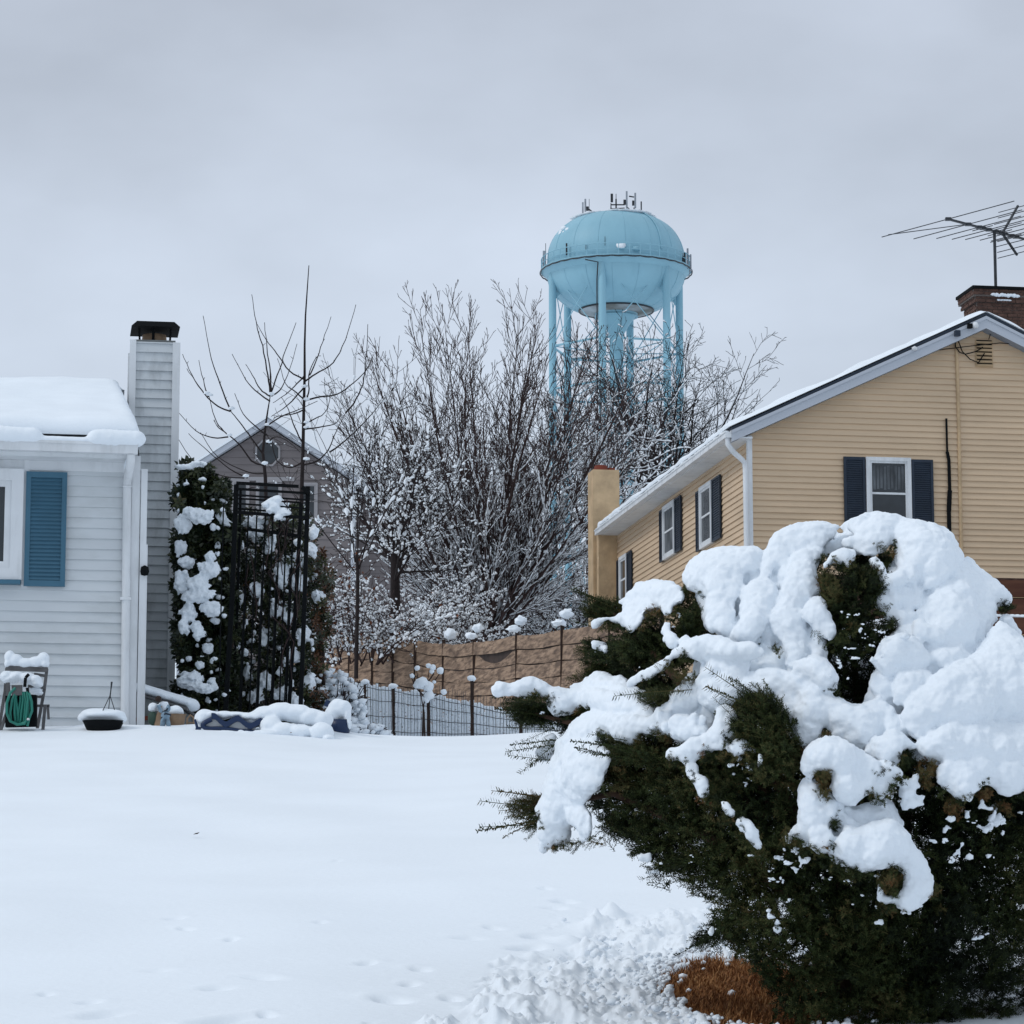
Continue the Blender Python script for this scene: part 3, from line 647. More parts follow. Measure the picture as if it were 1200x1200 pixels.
# ------------------------------------------------------------ grey house behind
def grey_house():
    Y = 118.0; fr = Frame(313, 600, Y, R(3)); root = empty('grey_gabled_house', (fr.o.x, fr.o.y, 0), R(3), 'grey sided gabled house behind the bare young trees', 'house')
    zg = G(fr.o.x, Y)-1; _, za = fr.onx(313, 500, 0); hw = 3.45; k = 58/88; ze = za-(hw)*k
    m = MB(); siding(m, [(-hw, zg), (hw, zg), (hw, ze), (0, za), (-hw, ze)], .30, .03); m.box(-hw+.02, .04, zg, hw-.02, 9, ze); 
    m.add([(-hw, .04, ze), (hw, .04, ze), (0, .04, za), (-hw, 9, ze), (hw, 9, ze), (0, 9, za)], [(0, 1, 2), (0, 2, 5, 3), (2, 1, 4, 5)])
    siding(m, [(-hw-3.0+2.4, zg), (-hw-.0, zg), (-hw, ze-.2), (-hw-.6, ze-.2)], .3, .03, x=.6) if False else None
    m.build('wall', GSIDE, root)
    # right wing set back
    w2 = MB(); siding(w2, [(hw, zg), (hw+2.6, zg), (hw+2.6, ze-.4), (hw, ze-.4)], .3, .03, x=1.2); w2.box(hw, 1.25, zg, hw+2.6, 8, ze-.4); w2.build('wing', GSIDE, root)
    r = MB(); r.add([(hw-.3, .8, ze-.5), (hw+2.9, .8, ze-.5), (hw+1.2, 4.6, ze+1.5), (hw-.3, 4.6, ze+1.5)], [(0, 1, 2, 3), (3, 2, 1, 0)]); r.add([(hw+2.9, .8, ze-.5), (hw+2.9, 8, ze-.5), (hw+1.2, 4.6, ze+1.5)], [(0, 1, 2)])
    r.build('wing_roof', SNOWF, root)
    for s in (-1, 1):
        b = MB(); xe = s*(hw+.55); ze_ = za+.18-(hw+.55)*k
        vs = [(xe, -.4, ze_-.12), (0, -.4, za+.06), (0, -.4, za+.30), (xe, -.4, ze_+.12)]; vs += [(x, 9, z) for x, _, z in vs]
        b.add(vs, [(0, 1, 2, 3), (0, 4, 5, 1), (3, 2, 6, 7), (0, 3, 7, 4)]); rf = b.build('roof', GTRIM, root)
        t = MB(); vs = [(xe-s*0, -.44, ze_+.125), (0, -.44, za+.305), (0, 9, za+.305), (xe, 9, ze_+.125)]; vs += [(x, y, z+.10) for x, y, z in vs]; t.add(vs, [(0, 1, 5, 4), (4, 5, 6, 7), (0, 3, 7, 4)]); t.build('snow_cover', SNOWF, rf)
    # round gable window
    _, zc = fr.onx(313, 531, 0); v = MB(); v.tube([(.0+.50*math.cos(a), -.08, zc+.55*math.sin(a)) for a in [math.pi*2*i/8+math.pi/8 for i in range(9)]], .045, 6, smooth=False); v.build('octagonal_window_frame', FTRIM, root)
    v = MB(); v.lathe((0, 0, 0), [(0, .05), (.48, .05)], 8); o = v.build('octagonal_pane', GLASS, root); o.location = (0, -.03, zc); o.rotation_euler = (math.pi/2, 0, 0)
    for (px0, py0, px1, py1) in ((272, 563, 292, 605), (300, 563, 330, 610), (352, 566, 372, 610), (274, 655, 300, 700), (340, 650, 370, 700)):
        x0, z1 = fr.onx(px0, py0, 0); x1, z0 = fr.onx(px1, py1, 0)
        if x1 < hw: window(root, x0, x1, z0, z1, -.05, fw=.09, trim=FTRIM)
    t = MB(); x0, z = fr.onx(270, 562, 0); x1, _ = fr.onx(345, 562, 0); t.box(x0, -.12, z-.05, x1, -.0, z+.10); t.build('trim_band', FTRIM, root)
    t = MB(); t.box(hw-.1, -.06, zg, hw+.08, .0, ze); t.box(-hw-.05, -.06, zg, -hw+.1, .0, ze); t.build('corner_board', GTRIM, root)
grey_house()
# ------------------------------------------------------------ water tower
def water_tower():
    Y = 280.0; c = P(722, 318, Y); zg = G(c.x, Y); s = ppm(Y)*1.0
    root = empty('water_tower', (c.x, Y, zg), 0, 'pale blue water tower on tall tubular legs rising behind the bare trees', 'water tower')
    Rr = 82/s*1.0; zb = c.z-zg              # balcony height
    z = lambda py: P(722, py, Y).z-zg
    # tank: flattened top dome, straight band, ellipsoidal bowl
    prof = []
    top = z(252); 
    for i in range(15):
        a = math.pi/2*i/14; prof.append((Rr*math.sin(a)**.74 if i else 0.0, zb+.9+(top-zb-.9)*math.cos(a)**.98 if i < 14 else zb+.9))
    for i in range(0, 13):
        a = math.pi/2*i/13*1.0; prof.append((Rr*math.cos(a)**.80, zb-.2-(zb-z(362)+.4)*math.sin(a)))
    prof.append((2.1, zb-.6-(zb-z(362)+.2)))
    m = MB(); m.lathe((0, 0, 0), prof[::-1], 72); m.build('tank', TBLUE, root)
    zbot = prof[-2][1]
    for kk in range(16):
        aa = 2*math.pi*kk/16+.1; m = MB(); m.tube([(r*math.cos(aa)*1.001, r*math.sin(aa)*1.001, zz) for r, zz in prof[1:14]], .022, 4); m.build('weld_seam', TBLUE, root)
        aa += .2; m = MB(); m.tube([(r*math.cos(aa)*1.001, r*math.sin(aa)*1.001, zz) for r, zz in prof[16:27]], .022, 4); m.build('weld_seam', TBLUE, root)
    sn = MB(); 
    for i in range(60):
        a = random.random()*6.28; r = random.random()**.6*3.6; sn.blob((r*math.cos(a), r*math.sin(a), top-.13-.5*(r/4.3)**2), (1.0, 1.0, .13), 1, .1)
    for i in range(14): a = R(200+random.random()*40); sn.blob((Rr*.86*math.cos(a), Rr*.86*math.sin(a), zb+2.7+random.random()*.9), (.4, .4, .25), 1, .2)
    sn.build('snow_patch', SNOWF, root)
    # stained underside ring
    u = MB(); 
    rr = lambda zz: Rr*max(0, 1-((zb-.2-zz)/(zb-z(362)+.4))**2)**.4
    us = [z(362)+.25+(1.15)*i/6 for i in range(7)]
    pr = []
    for i in range(7): a = math.pi/2*(.70+.28*i/6); pr.append((Rr*math.cos(a)**.80+.04, zb-.2-(zb-z(362)+.4)*math.sin(a)-.03))
    u.lathe((0, 0, 0), pr[::-1], 60); u.build('stained_underside', TDARK, root)
    rg = MB(); rg.tube([(pr[0][0]*math.cos(t)*1.0, pr[0][0]*math.sin(t), pr[0][1]-.02) for t in [2*math.pi*i/40 for i in range(41)]], .09, 6); rg.build('seam_ring', DMETAL, root)
    # riser
    rp = [(.66, -2), (.66, z(396)), (.76, z(391)), (1.2, z(382)), (1.7, z(373)), (2.15, z(367)), (2.2, zbot+.8)]
    m = MB(); m.lathe((0, 0, 0), rp, 36); m.build('riser', TBLUE, root)
    # balcony: deck, rail
    Rb = Rr+.62; bal = MB(); bal.lathe((0, 0, zb), [(Rr-.1, -.05), (Rb, -.05), (Rb, .06), (Rr-.1, .06)], 72, smooth=False); bal.lathe((0, 0, zb), [(Rr-.3, -.9), (Rr+.05, -.55), (Rb-.1, -.06)], 72)
    b_ = bal.build('balcony', TBLUE, root)
    n = 44
    for k in range(n):
        a = 2*math.pi*k/n; m = MB(); m.bar((Rb*math.cos(a)*.99, Rb*math.sin(a)*.99, zb), (Rb*math.cos(a)*.99, Rb*math.sin(a)*.99, zb+1.1), .07); m.build('railing_post', TBLUE, b_)
    for hh, rr_ in ((1.1, .045), (.55, .035)):
        m = MB(); m.tube([(Rb*.99*math.cos(t), Rb*.99*math.sin(t), zb+hh) for t in [2*math.pi*i/72 for i in range(73)]], rr_, 5); m.build('handrail', TBLUE, b_)
    m = MB(); m.tube([(Rb*1.005*math.cos(t), Rb*1.005*math.sin(t), zb-.12-.07*abs(math.sin(t*17))) for t in [2*math.pi*i/180 for i in range(181)]], .07, 5); m.build('cable_run', DMETAL, b_)
    # legs: eight tubes in pairs as seen; five carry
    Rl = Rr-.25; nleg = 6; phase = R(-104)
    zl = zb+.1
    tops = []; feet = []
    for k in range(nleg):
        a = phase+2*math.pi*k/nleg; t = Vector((Rl*math.cos(a), Rl*math.sin(a), zl)); f = Vector((Rl*1.0*math.cos(a), Rl*1.0*math.sin(a), -2.0)); tops.append(t); feet.append(f)
        m = MB(); m.tube([f, t-Vector((0, 0, 1.4)), t], [.36, .36, .33], 18); m.build('leg', TBLUE, root)
        m = MB(); pt = t.copy(); inn = Vector((-math.cos(a), -math.sin(a), 0)); m.add([t+inn*.2+Vector((0, 0, -1.0)), t+inn*.2+Vector((0, 0, -3.4)), t+inn*1.6+Vector((0, 0, -1.4))], [(0, 1, 2)]); o = m.build('gusset', TBLUE, root); so_ = o.modifiers.new('s', 'SOLIDIFY'); so_.thickness = .12
    levels = [zb-.3, z(410), z(460)-0, z(530), 8]
    for li in (1, 2, 3):
        zz = levels[li]
        for k in range(nleg):
            a, b = tops[k].copy(), tops[(k+1) % nleg].copy(); a.z = b.z = zz; m = MB(); m.tube([a, b], .11, 6); m.build('strut', TBLUE, root)
    for li in range(0, 4):
        for k in range(nleg):
            a, b = tops[k].copy(), tops[(k+1) % nleg].copy(); za, zc = levels[li], levels[li+1]
            m = MB(); m.tube([(a.x, a.y, za), (b.x, b.y, zc)], .05, 5); m.tube([(b.x, b.y, za), (a.x, a.y, zc)], .05, 5); m.build('cross_brace', TBLUE, root)
    for k in range(nleg):
        a = tops[k].copy(); a.z = levels[1]; m = MB(); m.tube([a, (0, 0, levels[1]-.4)], .05, 5); m.build('stay_rod', TBLUE, root)
    # ladder-like cable on a front leg
    a = tops[0]; m = MB(); m.tube([(a.x-.5, a.y, -1), (a.x-.48, a.y-.1, zb-2.2), (a.x-.4, a.y-.7, zb-.7), (a.x-1.6, a.y-.7, zb-.45)], .07, 6); m.build('leg_cable', DMETAL, root)
    # pipe over the dome
    m = MB(); pts = []
    for i in range(2, 15):
        r, zz = prof[i]; pts.append((r*math.cos(R(-52))*1.005, r*math.sin(R(-52))*1.005, zz+.06))
    m.tube(pts, .07, 6); m.build('dome_ladder', TBLUE, root)
    m = MB(); m.lathe((0, 0, 0), [(0, .0), (.45, .02), (.45, .08), (0, .09)], 16); o = m.build('hatch', SNOWF, root); a = R(-88); o.location = (Rr*math.cos(a)*1.0, Rr*math.sin(a), zb+.95); o.rotation_euler = (R(60), 0, 0)
    # antennas: (px, py_bottom, py_top, width_px)
    def panel(px, pyb, pyt, wd, dy, name='panel_antenna', mt=GREYM):
        p0 = P(px, pyb, Y+dy)-Vector((c.x, Y, zg)); p1 = P(px, pyt, Y+dy)-Vector((c.x, Y, zg)); m = MB(); ww = wd/s
        m.box(p0.x-ww/2, dy-ww*.35, p0.z, p0.x+ww/2, dy+ww*.35, p1.z); o = m.build(name, mt, root, bevel=.03)
        return p0, p1
    for px, a0, a1, wd, mt in [(683, 253, 237, 2.0, GREYM), (686, 252, 233, 2.2, GREYM), (690.5, 249, 233, .6, DMETAL), (688.5, 247, 242, 3, DMETAL), (717, 237, 227, 3, DMETAL), (716, 248, 238, 1.2, DMETAL), (722, 240, 227, .8, DMETAL), (722, 246, 233, 1.8, DMETAL),
                           (734.5, 246, 224, 2.2, GREYM), (732, 240, 234, 3, DMETAL), (744.5, 244, 226, 2.2, GREYM), (742, 241, 235, 2.6, DMETAL), (751.5, 250, 236, 1.6, DMETAL), (733, 250, 245, 4.5, DMETAL), (743, 250, 243, 1.2, DMETAL)]:
        panel(px, a0, a1, wd, 0, mt=mt)
    for (xa, ya, xb_, yb_) in [(716, 240, 732, 240), (716, 245, 732, 244), (722, 248, 722, 238), (737, 230, 743, 231), (744, 246, 753, 250), (690, 245, 696, 250), (735, 243, 740, 248), (708, 248, 735, 248), (716, 250, 716, 243), (734.5, 252, 734.5, 245), (743.5, 252, 743.5, 245), (751.5, 252, 751.5, 248)]:
        O = Vector((c.x, Y, zg)); m = MB(); m.tube([P(xa, ya, Y)-O, P(xb_, yb_, Y)-O], .07, 5); m.build('antenna_frame', DMETAL, root)
    for px, a0, a1, wd, dy, mt in [(638, 315, 294, 4, -1, GREYM), (639.5, 300, 285, .7, -1, DMETAL), (642.5, 314, 297, 1, -1, DMETAL), (664, 299, 285, 2, -5, DMETAL), (687, 293, 286, 1.3, -6, DMETAL), (709, 288, 277, .5, -6.5, DMETAL),
                                   (803, 313, 296, 3, -2, DMETAL), (806, 315, 291, 2.2, -2, GREYM), (809.5, 318, 298, 2, -2, GREYM), (808, 322, 316, .9, -2, GREYM), (801, 308, 300, 3, -2.5, DMETAL)]:
        panel(px, a0, a1, wd, dy, mt=mt)
    m = MB(); O = Vector((c.x, Y, zg)); m.lathe(P(745.5, 292, Y-6.4)-O-Vector((0, 0, .2)), [(0, 0), (.32, .05), (.38, .25), (.3, .42), (0, .5)], 14); m.build('dish_antenna', TBLUE, root)
water_tower()
# ------------------------------------------------------------ bare trees
def grow_tree(rnd, base, limbs, spec):
    """limbs: list of (start point, direction, length, radius, gnarl, lift); spec per level: (children per metre, angle, length factor, radius factor, lift)"""
    out = []      # (points, radii, level)
    def branch(p, d, ln, r, lev, lift):
        n = (9, 7, 5, 3, 2)[lev]; pts = [p.copy()]; rad = [r]; d = d.normalized(); st = ln/n
        wob = spec[lev]['wob']
        for i in range(n):
            d = (d+Vector((rnd.gauss(0, wob), rnd.gauss(0, wob), rnd.gauss(0, wob)+lift))).normalized()
            p = p+d*st; pts.append(p.copy()); rad.append(max(.0042, r*(1-(.88 if lev == 0 else .80)*(i+1)/n)))
        out.append((pts, rad, lev))
        if lev+1 >= len(spec): return
        s = spec[lev]; cnt = int(s['den']*ln+rnd.random()); a0 = rnd.random()*6.28
        for k in range(cnt):
            t = s['start']+(1-s['start'])*(k+rnd.random())/max(1, cnt); t = min(t, .98); i = min(n-1, int(t*n)); f = t*n-i
            q = pts[i].lerp(pts[i+1], f); dd = (pts[i+1]-pts[i]).normalized(); a0 += 2.4+rnd.gauss(0, .4)
            sx = dd.orthogonal().normalized(); sy = dd.cross(sx); ang = R(s['ang']+rnd.gauss(0, 8))
            nd = dd*math.cos(ang)+(sx*math.cos(a0)+sy*math.sin(a0))*math.sin(ang)
            nl = min(ln*s['len']*(1.15-t*.75)*rnd.uniform(.7, 1.25), s.get('max', 99))
            branch(q, nd, nl, max(.0045, (rad[i]*(1-f)+rad[i+1]*f)*s['rf']), lev+1, s['lift'])
    for (p, d, ln, r, lift) in limbs: branch(Vector(p), Vector(d), ln, r, 0, lift)
    return out
def tree_mesh(root, brs, bark, snow_amt, snow_top, rnd, gz0, sw=1.0, minr=.0, split=1, snowmat=None, puff=False):
    m = {0: MB(), 1: MB()}
    for pts, rad, lev in brs:
        (m[0] if lev < split else m[1]).tube(pts, [max(q, minr) for q in rad], (7, 5, 4, 3, 3)[lev], cap=False)
    m[0].build('limb', bark, root); m[1].build('twigs', bark, root)
    s = MB()
    for pts, rad, lev in brs:
        run = rnd.random()
        for i in range(len(pts)-1):
            a, b = pts[i], pts[i+1]; d = b-a; ln = d.length
            if ln < 1e-5: continue
            horiz = math.hypot(d.x, d.y)/ln; hgt = (a.z-gz0)/snow_top; k = snow_amt*(1.15-hgt*1.25)*(.30+1.0*horiz)
            if puff and rnd.random() > .45: continue
            if run > k*(1.0 if lev > 1 else 1.5): continue
            r0 = max(rad[i], minr); t = sw*rnd.uniform(.7, 1.3)*(.016 if lev > 1 else .026)+r0*.55
            t0 = rnd.uniform(0, .12); t1 = rnd.uniform(.85, 1.0); A = a.lerp(b, t0)+Vector((0, 0, r0*.6+t*.5)); Z = a.lerp(b, t1)+Vector((0, 0, r0*.6+t*.5)); M = A.lerp(Z, .5)+Vector((0, 0, t*.3))
            if puff:
                A = M+(A-M)*rnd.uniform(.3, .9); t *= 1.25; s.tube([A, M, M+(Z-M)*rnd.uniform(.2, .8)], [t*.5, t, t*.45], 5, cap=True); continue
            s.tube([A, M, Z], [t*.6, t*.85, t*.6], 4, cap=True)
            if rnd.random() < .12*snow_amt: s.blob(M+Vector((0, 0, t*.6)), (t*1.9, t*1.9, t*1.5), 1, .2)
    if s.v: tag(s.build('snow_cover', snowmat or SNOWF, root), kind='stuff')
def pear_tree():
    rnd = random.Random(11); Y = 78.0; b = P(572, 745, Y); z0 = b.z-1.2
    root = empty('bare_pear_tree', (b.x, Y, z0), 0, 'large vase shaped bare tree with snow dusted upright branches behind the board fence', 'tree')
    m = MB(); m.tube([(0, 0, -.6), (0, 0, .6), (.02, 0, 1.25)], [.30, .24, .22], 10, cap=False); m.build('trunk', BARK, root)
    limbs = []
    for i in range(34):
        a = 2*math.pi*i*.382+.3; tilt = R(2+54*((i+.5)/34)**.62); ln = rnd.uniform(.95, 1.03)*(8.7-2.9*((i+.5)/34)**1.3)
        d = Vector((math.sin(tilt)*math.cos(a), math.sin(tilt)*math.sin(a)*.8, math.cos(tilt)))
        limbs.append(((.10*math.cos(a), .10*math.sin(a), rnd.uniform(.8, 1.35)), d, ln, .046 if i % 3 else .070, .020+.040*i/34))
    spec = [dict(den=3.0, ang=30, len=.32, rf=.42, lift=.075, start=.10, wob=.018, max=2.2), dict(den=4.6, ang=27, len=.42, rf=.5, lift=.06, start=.08, wob=.024, max=1.1), dict(den=3.4, ang=28, len=.5, rf=.6, lift=.06, start=.1, wob=.03, max=.5), dict(wob=.04)]
    br = grow_tree(rnd, None, limbs, spec); tree_mesh(root, br, BARK2, .62, 7.4, rnd, 0, .9, .0062)
pear_tree()
def spreading_tree(px, py, Y, top, seed, label, nl, tilt0, tilt1, sn, ln_, name='bare_tree', bark=BARK, trunk=.22, th=1.5, lift=.02, wob=.10, den=(1.6, 3.0, 3.6), minr=.009, spread=1.0, ang=42, lr=.34):
    rnd = random.Random(seed); b = P(px, py, Y); z0 = b.z-.2
    root = empty(name, (b.x, Y, z0), 0, label, 'tree')
    m = MB(); m.tube([(0, 0, -1.5), (.02, 0, th*.5), (0, 0, th+.1)], [trunk*1.15, trunk*.95, trunk*.8], 10, cap=False); m.build('trunk', bark, root)
    limbs = []
    for i in range(nl):
        a = 2*math.pi*i*.382+seed; tilt = R(tilt0+(tilt1-tilt0)*((i+.3)/nl)); d = Vector((math.sin(tilt)*math.cos(a)*spread, math.sin(tilt)*math.sin(a)*.8, math.cos(tilt)))
        limbs.append(((.05*math.cos(a), .05*math.sin(a), th*rnd.uniform(.7, 1.05)), d, ln_*rnd.uniform(.8, 1.1), trunk*lr, lift))
    spec = [dict(den=den[0], ang=ang, len=.5, rf=.55, lift=lift, start=.2, wob=wob, max=4), dict(den=den[1], ang=ang, len=.45, rf=.55, lift=lift, start=.15, wob=wob*1.2, max=1.6), dict(den=den[2], ang=ang, len=.5, rf=.6, lift=lift, start=.1, wob=wob*1.3, max=.7), dict(wob=wob)]
    br = grow_tree(rnd, None, limbs, spec); tree_mesh(root, br, bark, sn, top, rnd, 0, 1.0, minr, puff=Y < 80)
spreading_tree(778, 640, 96, 9, 3, 'spreading bare tree between the tan house roof and the water tower legs', 13, 5, 44, .20, 6.3, trunk=.20, th=.8, den=(1.9, 2.9, 3.2), minr=.0070, lift=.03)
spreading_tree(730, 650, 92, 9, 8, 'narrow bare tree right behind the tan painted chimney', 6, 4, 28, .2, 5.6, trunk=.14, th=.6, den=(1.4, 2.2, 2.4), minr=.0075)
spreading_tree(462, 750, 70, 7, 5, 'short dark trunked tree with low snow laden limbs left of the vase shaped tree', 15, 4, 85, .95, 3.1, trunk=.13, th=2.3, den=(3.0, 4.0, 4.4), minr=.0065, lift=.04, wob=.07, bark=BARK, lr=.26)
# young trees with long whips: limbs traced in the photo
def whip_tree(label, trunk, whips, Y, seed, top=.9):
    rnd = random.Random(seed); p0 = P(*trunk[0], Y); base = Vector((p0.x, Y, G(p0.x, Y)-.1)); root = empty('young_tree', base, 0, label, 'tree', )
    m = MB(); pts = [Vector((p0.x, Y, base.z))-base]+[P(*q, Y)-base for q in trunk]; n = len(pts)
    m.tube(pts, [.036*(1-.93*i/(n-1))**1.1+.0045 for i in range(n)], 8, cap=False); m.build('trunk', BARK, root)
    for w_ in whips:
        dy = rnd.uniform(-.9, .9); pts = []; k = len(w_)
        P2 = [P(q[0], q[1], Y+dy*(i/(k-1)))-base for i, q in enumerate(w_)]
        fine = []                      # smooth the traced course
        for i in range(k-1):
            a = P2[max(i-1, 0)]; b = P2[i]; c = P2[i+1]; d = P2[min(i+2, k-1)]
            for t in (0, .25, .5, .75):
                fine.append(.5*((2*b)+(c-a)*t+(2*a-5*b+4*c-d)*t*t+(3*b-a-3*c+d)*t**3)+Vector((rnd.gauss(0, .004), rnd.gauss(0, .004), 0)))
        fine.append(P2[-1]); n = len(fine); r0 = .006+.0019*k
        m = MB(); m.tube(fine, [max(.0048, r0*(1-.75*i/(n-1))) for i in range(n)], 6, cap=False)
        for i in range(2, n-2, 2):
            if rnd.random() < .3: d = Vector((rnd.gauss(0, .3), rnd.gauss(0, .3), .6)); m.tube([fine[i], fine[i]+d*.07], [.005, .003], 4, cap=False)
        m.build('branch', BARK, root)
    s = MB()
    for w_ in whips:
        if rnd.random() < .4: p = P(w_[0][0], w_[0][1], Y)-base; s.blob(p+Vector((.03, -.03, .03)), (.06, .05, .03), 1, .2)
    if s.v: s.build('snow_lump', SNOW, root)
whip_tree('young bare tree with long upcurved whips standing left, nearest the white house chimney',
    [(313, 640), (311, 560), (308, 530), (311, 500), (314, 480), (317, 462)],
    [[(317, 462), (314, 440), (307, 405), (300, 378), (295, 345)], [(318, 458), (316, 430), (312, 400), (310, 378)], [(317, 462), (325, 440), (335, 410), (347, 378)], [(318, 464), (328, 457), (337, 440), (348, 403)],
     [(316, 470), (302, 460), (288, 445), (272, 415)], [(316, 464), (305, 456), (296, 440), (288, 427)], [(308, 532), (298, 518), (285, 500), (272, 484), (270, 481)], [(270, 481), (258, 450), (248, 420), (238, 370)], [(270, 482), (255, 476), (240, 462), (225, 440), (214, 415)],
     [(244, 465), (238, 445), (233, 422)], [(241, 463), (232, 452), (219, 432)], [(308, 545), (295, 540), (280, 520), (262, 505), (252, 490), (244, 460)], [(267, 512), (250, 513), (230, 505), (209, 483)],
     [(290, 560), (270, 550), (245, 530), (221, 508)], [(262, 505), (255, 500), (251, 492)], [(312, 510), (300, 500), (285, 485), (275, 461)], [(310, 555), (290, 553), (255, 535), (235, 507)], [(313, 520), (322, 512), (336, 516), (352, 530)], [(286, 560), (262, 558), (232, 545), (208, 513)], [(312, 500), (330, 488), (350, 480), (372, 470)]], 46.0, 21)
whip_tree('young bare tree with the tallest straight leader, right above the black trellis',
    [(352, 640), (354, 560), (355, 530), (356, 480), (357, 440), (357, 405), (358, 370), (360, 340), (362, 311)],
    [[(357, 447), (370, 438), (390, 425), (405, 398), (417, 357)], [(363, 440), (370, 425), (378, 400), (388, 371)], [(357, 445), (340, 435), (325, 415), (312, 398), (300, 378)], [(356, 468), (345, 458), (335, 450), (325, 420)], [(356, 470), (375, 465), (395, 462), (415, 448), (432, 430), (436, 415)],
     [(355, 545), (372, 540), (386, 525), (394, 505), (405, 484)], [(405, 484), (415, 472), (425, 450), (429, 420), (431, 380)], [(386, 530), (400, 520), (420, 502), (440, 480), (452, 465)], [(357, 497), (370, 490), (382, 482), (389, 455)], [(357, 503), (378, 500), (395, 495), (400, 478)], [(356, 480), (344, 485), (325, 488), (320, 492)], [(355, 520), (345, 500), (338, 480), (330, 466)],
     [(357, 540), (340, 548), (325, 540), (318, 520), (312, 508)], [(357, 470), (362, 460), (362, 440), (370, 420), (376, 417)], [(355, 455), (342, 470), (330, 480), (318, 488)], [(357, 440), (348, 450), (335, 462), (320, 472)]], 47.5, 22)
# thin third stem between, further small tree right of it
spreading_tree(418, 700, 62, 6, 14, 'slim small tree with snow puffs between the trellis and the short dark trunked tree', 8, 5, 40, .7, 4.2, name='slim_tree', trunk=.040, th=1.0, den=(1.5, 2.2, 2.4), minr=.0045, bark=BARK, lr=.4)
spreading_tree(690, 660, 84, 7, 17, 'small bare tree with reddish twigs just left of the tan painted chimney', 9, 8, 50, .8, 4.6, name='small_tree', trunk=.10, th=1.0, den=(2, 3.2, 3.6), minr=.008, bark=BARK2)
# snow laden undergrowth behind the fences
def thicket(px, py, Y, w_, h, seed, label, nl=26, sn=1.0, leaves=0):
    rnd = random.Random(seed); b = P(px, py, Y); z0 = b.z-.6; root = empty('snowy_shrub', (b.x, Y, z0), 0, label, 'shrub', 'snow laden shrubs behind the board fence')
    limbs = []
    for i in range(nl):
        x = rnd.uniform(-.5, .5)*w_; limbs.append(((x, rnd.uniform(-.5, .5), 0), Vector((rnd.gauss(0, .38)+x*.25, rnd.gauss(0, .3), 1)), h*rnd.uniform(.7, 1.1), .022, -.01))
    spec = [dict(den=5, ang=52, len=.42, rf=.55, lift=-.01, start=.12, wob=.13, max=1.1), dict(den=6.5, ang=50, len=.5, rf=.6, lift=0, start=.1, wob=.16, max=.5), dict(wob=.15)]
    br = grow_tree(rnd, None, limbs, spec); tree_mesh(root, br, BARK2, sn, h*2.2, rnd, 0, 1.1, .006, split=1, puff=True)
    if leaves:
        m = MB()
        for i in range(leaves):
            p = br[rnd.randrange(len(br))][0][-1]; q = Vector((rnd.gauss(0, .05), rnd.gauss(0, .05), rnd.gauss(0, .05))); t = Quaternion((rnd.gauss(0, 1), rnd.gauss(0, 1), rnd.gauss(0, 1), rnd.gauss(0, 1))).normalized(); s_ = .055
            m.add([p+q+t@Vector(v)*s_ for v in ((-1, 0, 0), (0, -.6, 0), (1, 0, .2), (0, .6, 0))], [(0, 1, 2, 3)])
        m.build('dead_leaves', mat('dead_leaf', (.13, .045, .02), .8, var=.3, scale=9), root)
for a in [(395, 745, 66, 1.9, 2.6, 31, 'snowy shrub with russet dead leaves just right of the black trellis', 22, .7, 260),
          (440, 748, 68, 2.0, 1.9, 32, 'low snowy shrub at the foot of the short dark trunked tree', 24, .8, 0), (505, 752, 74, 2.6, 2.3, 33, 'snowy shrub between the dark trunked tree and the vase shaped tree', 28, .8, 0),
          (560, 752, 82, 2.4, 2.2, 37, 'snowy shrub directly behind the vase shaped tree trunk', 24, .8, 0),
          (620, 748, 84, 3.0, 2.6, 34, 'snowy shrub behind the right part of the board fence', 30, .8, 0), (672, 730, 82, 2.0, 2.8, 35, 'snowy shrub against the foot of the tan painted chimney', 24, .8, 0)]: thicket(*a)
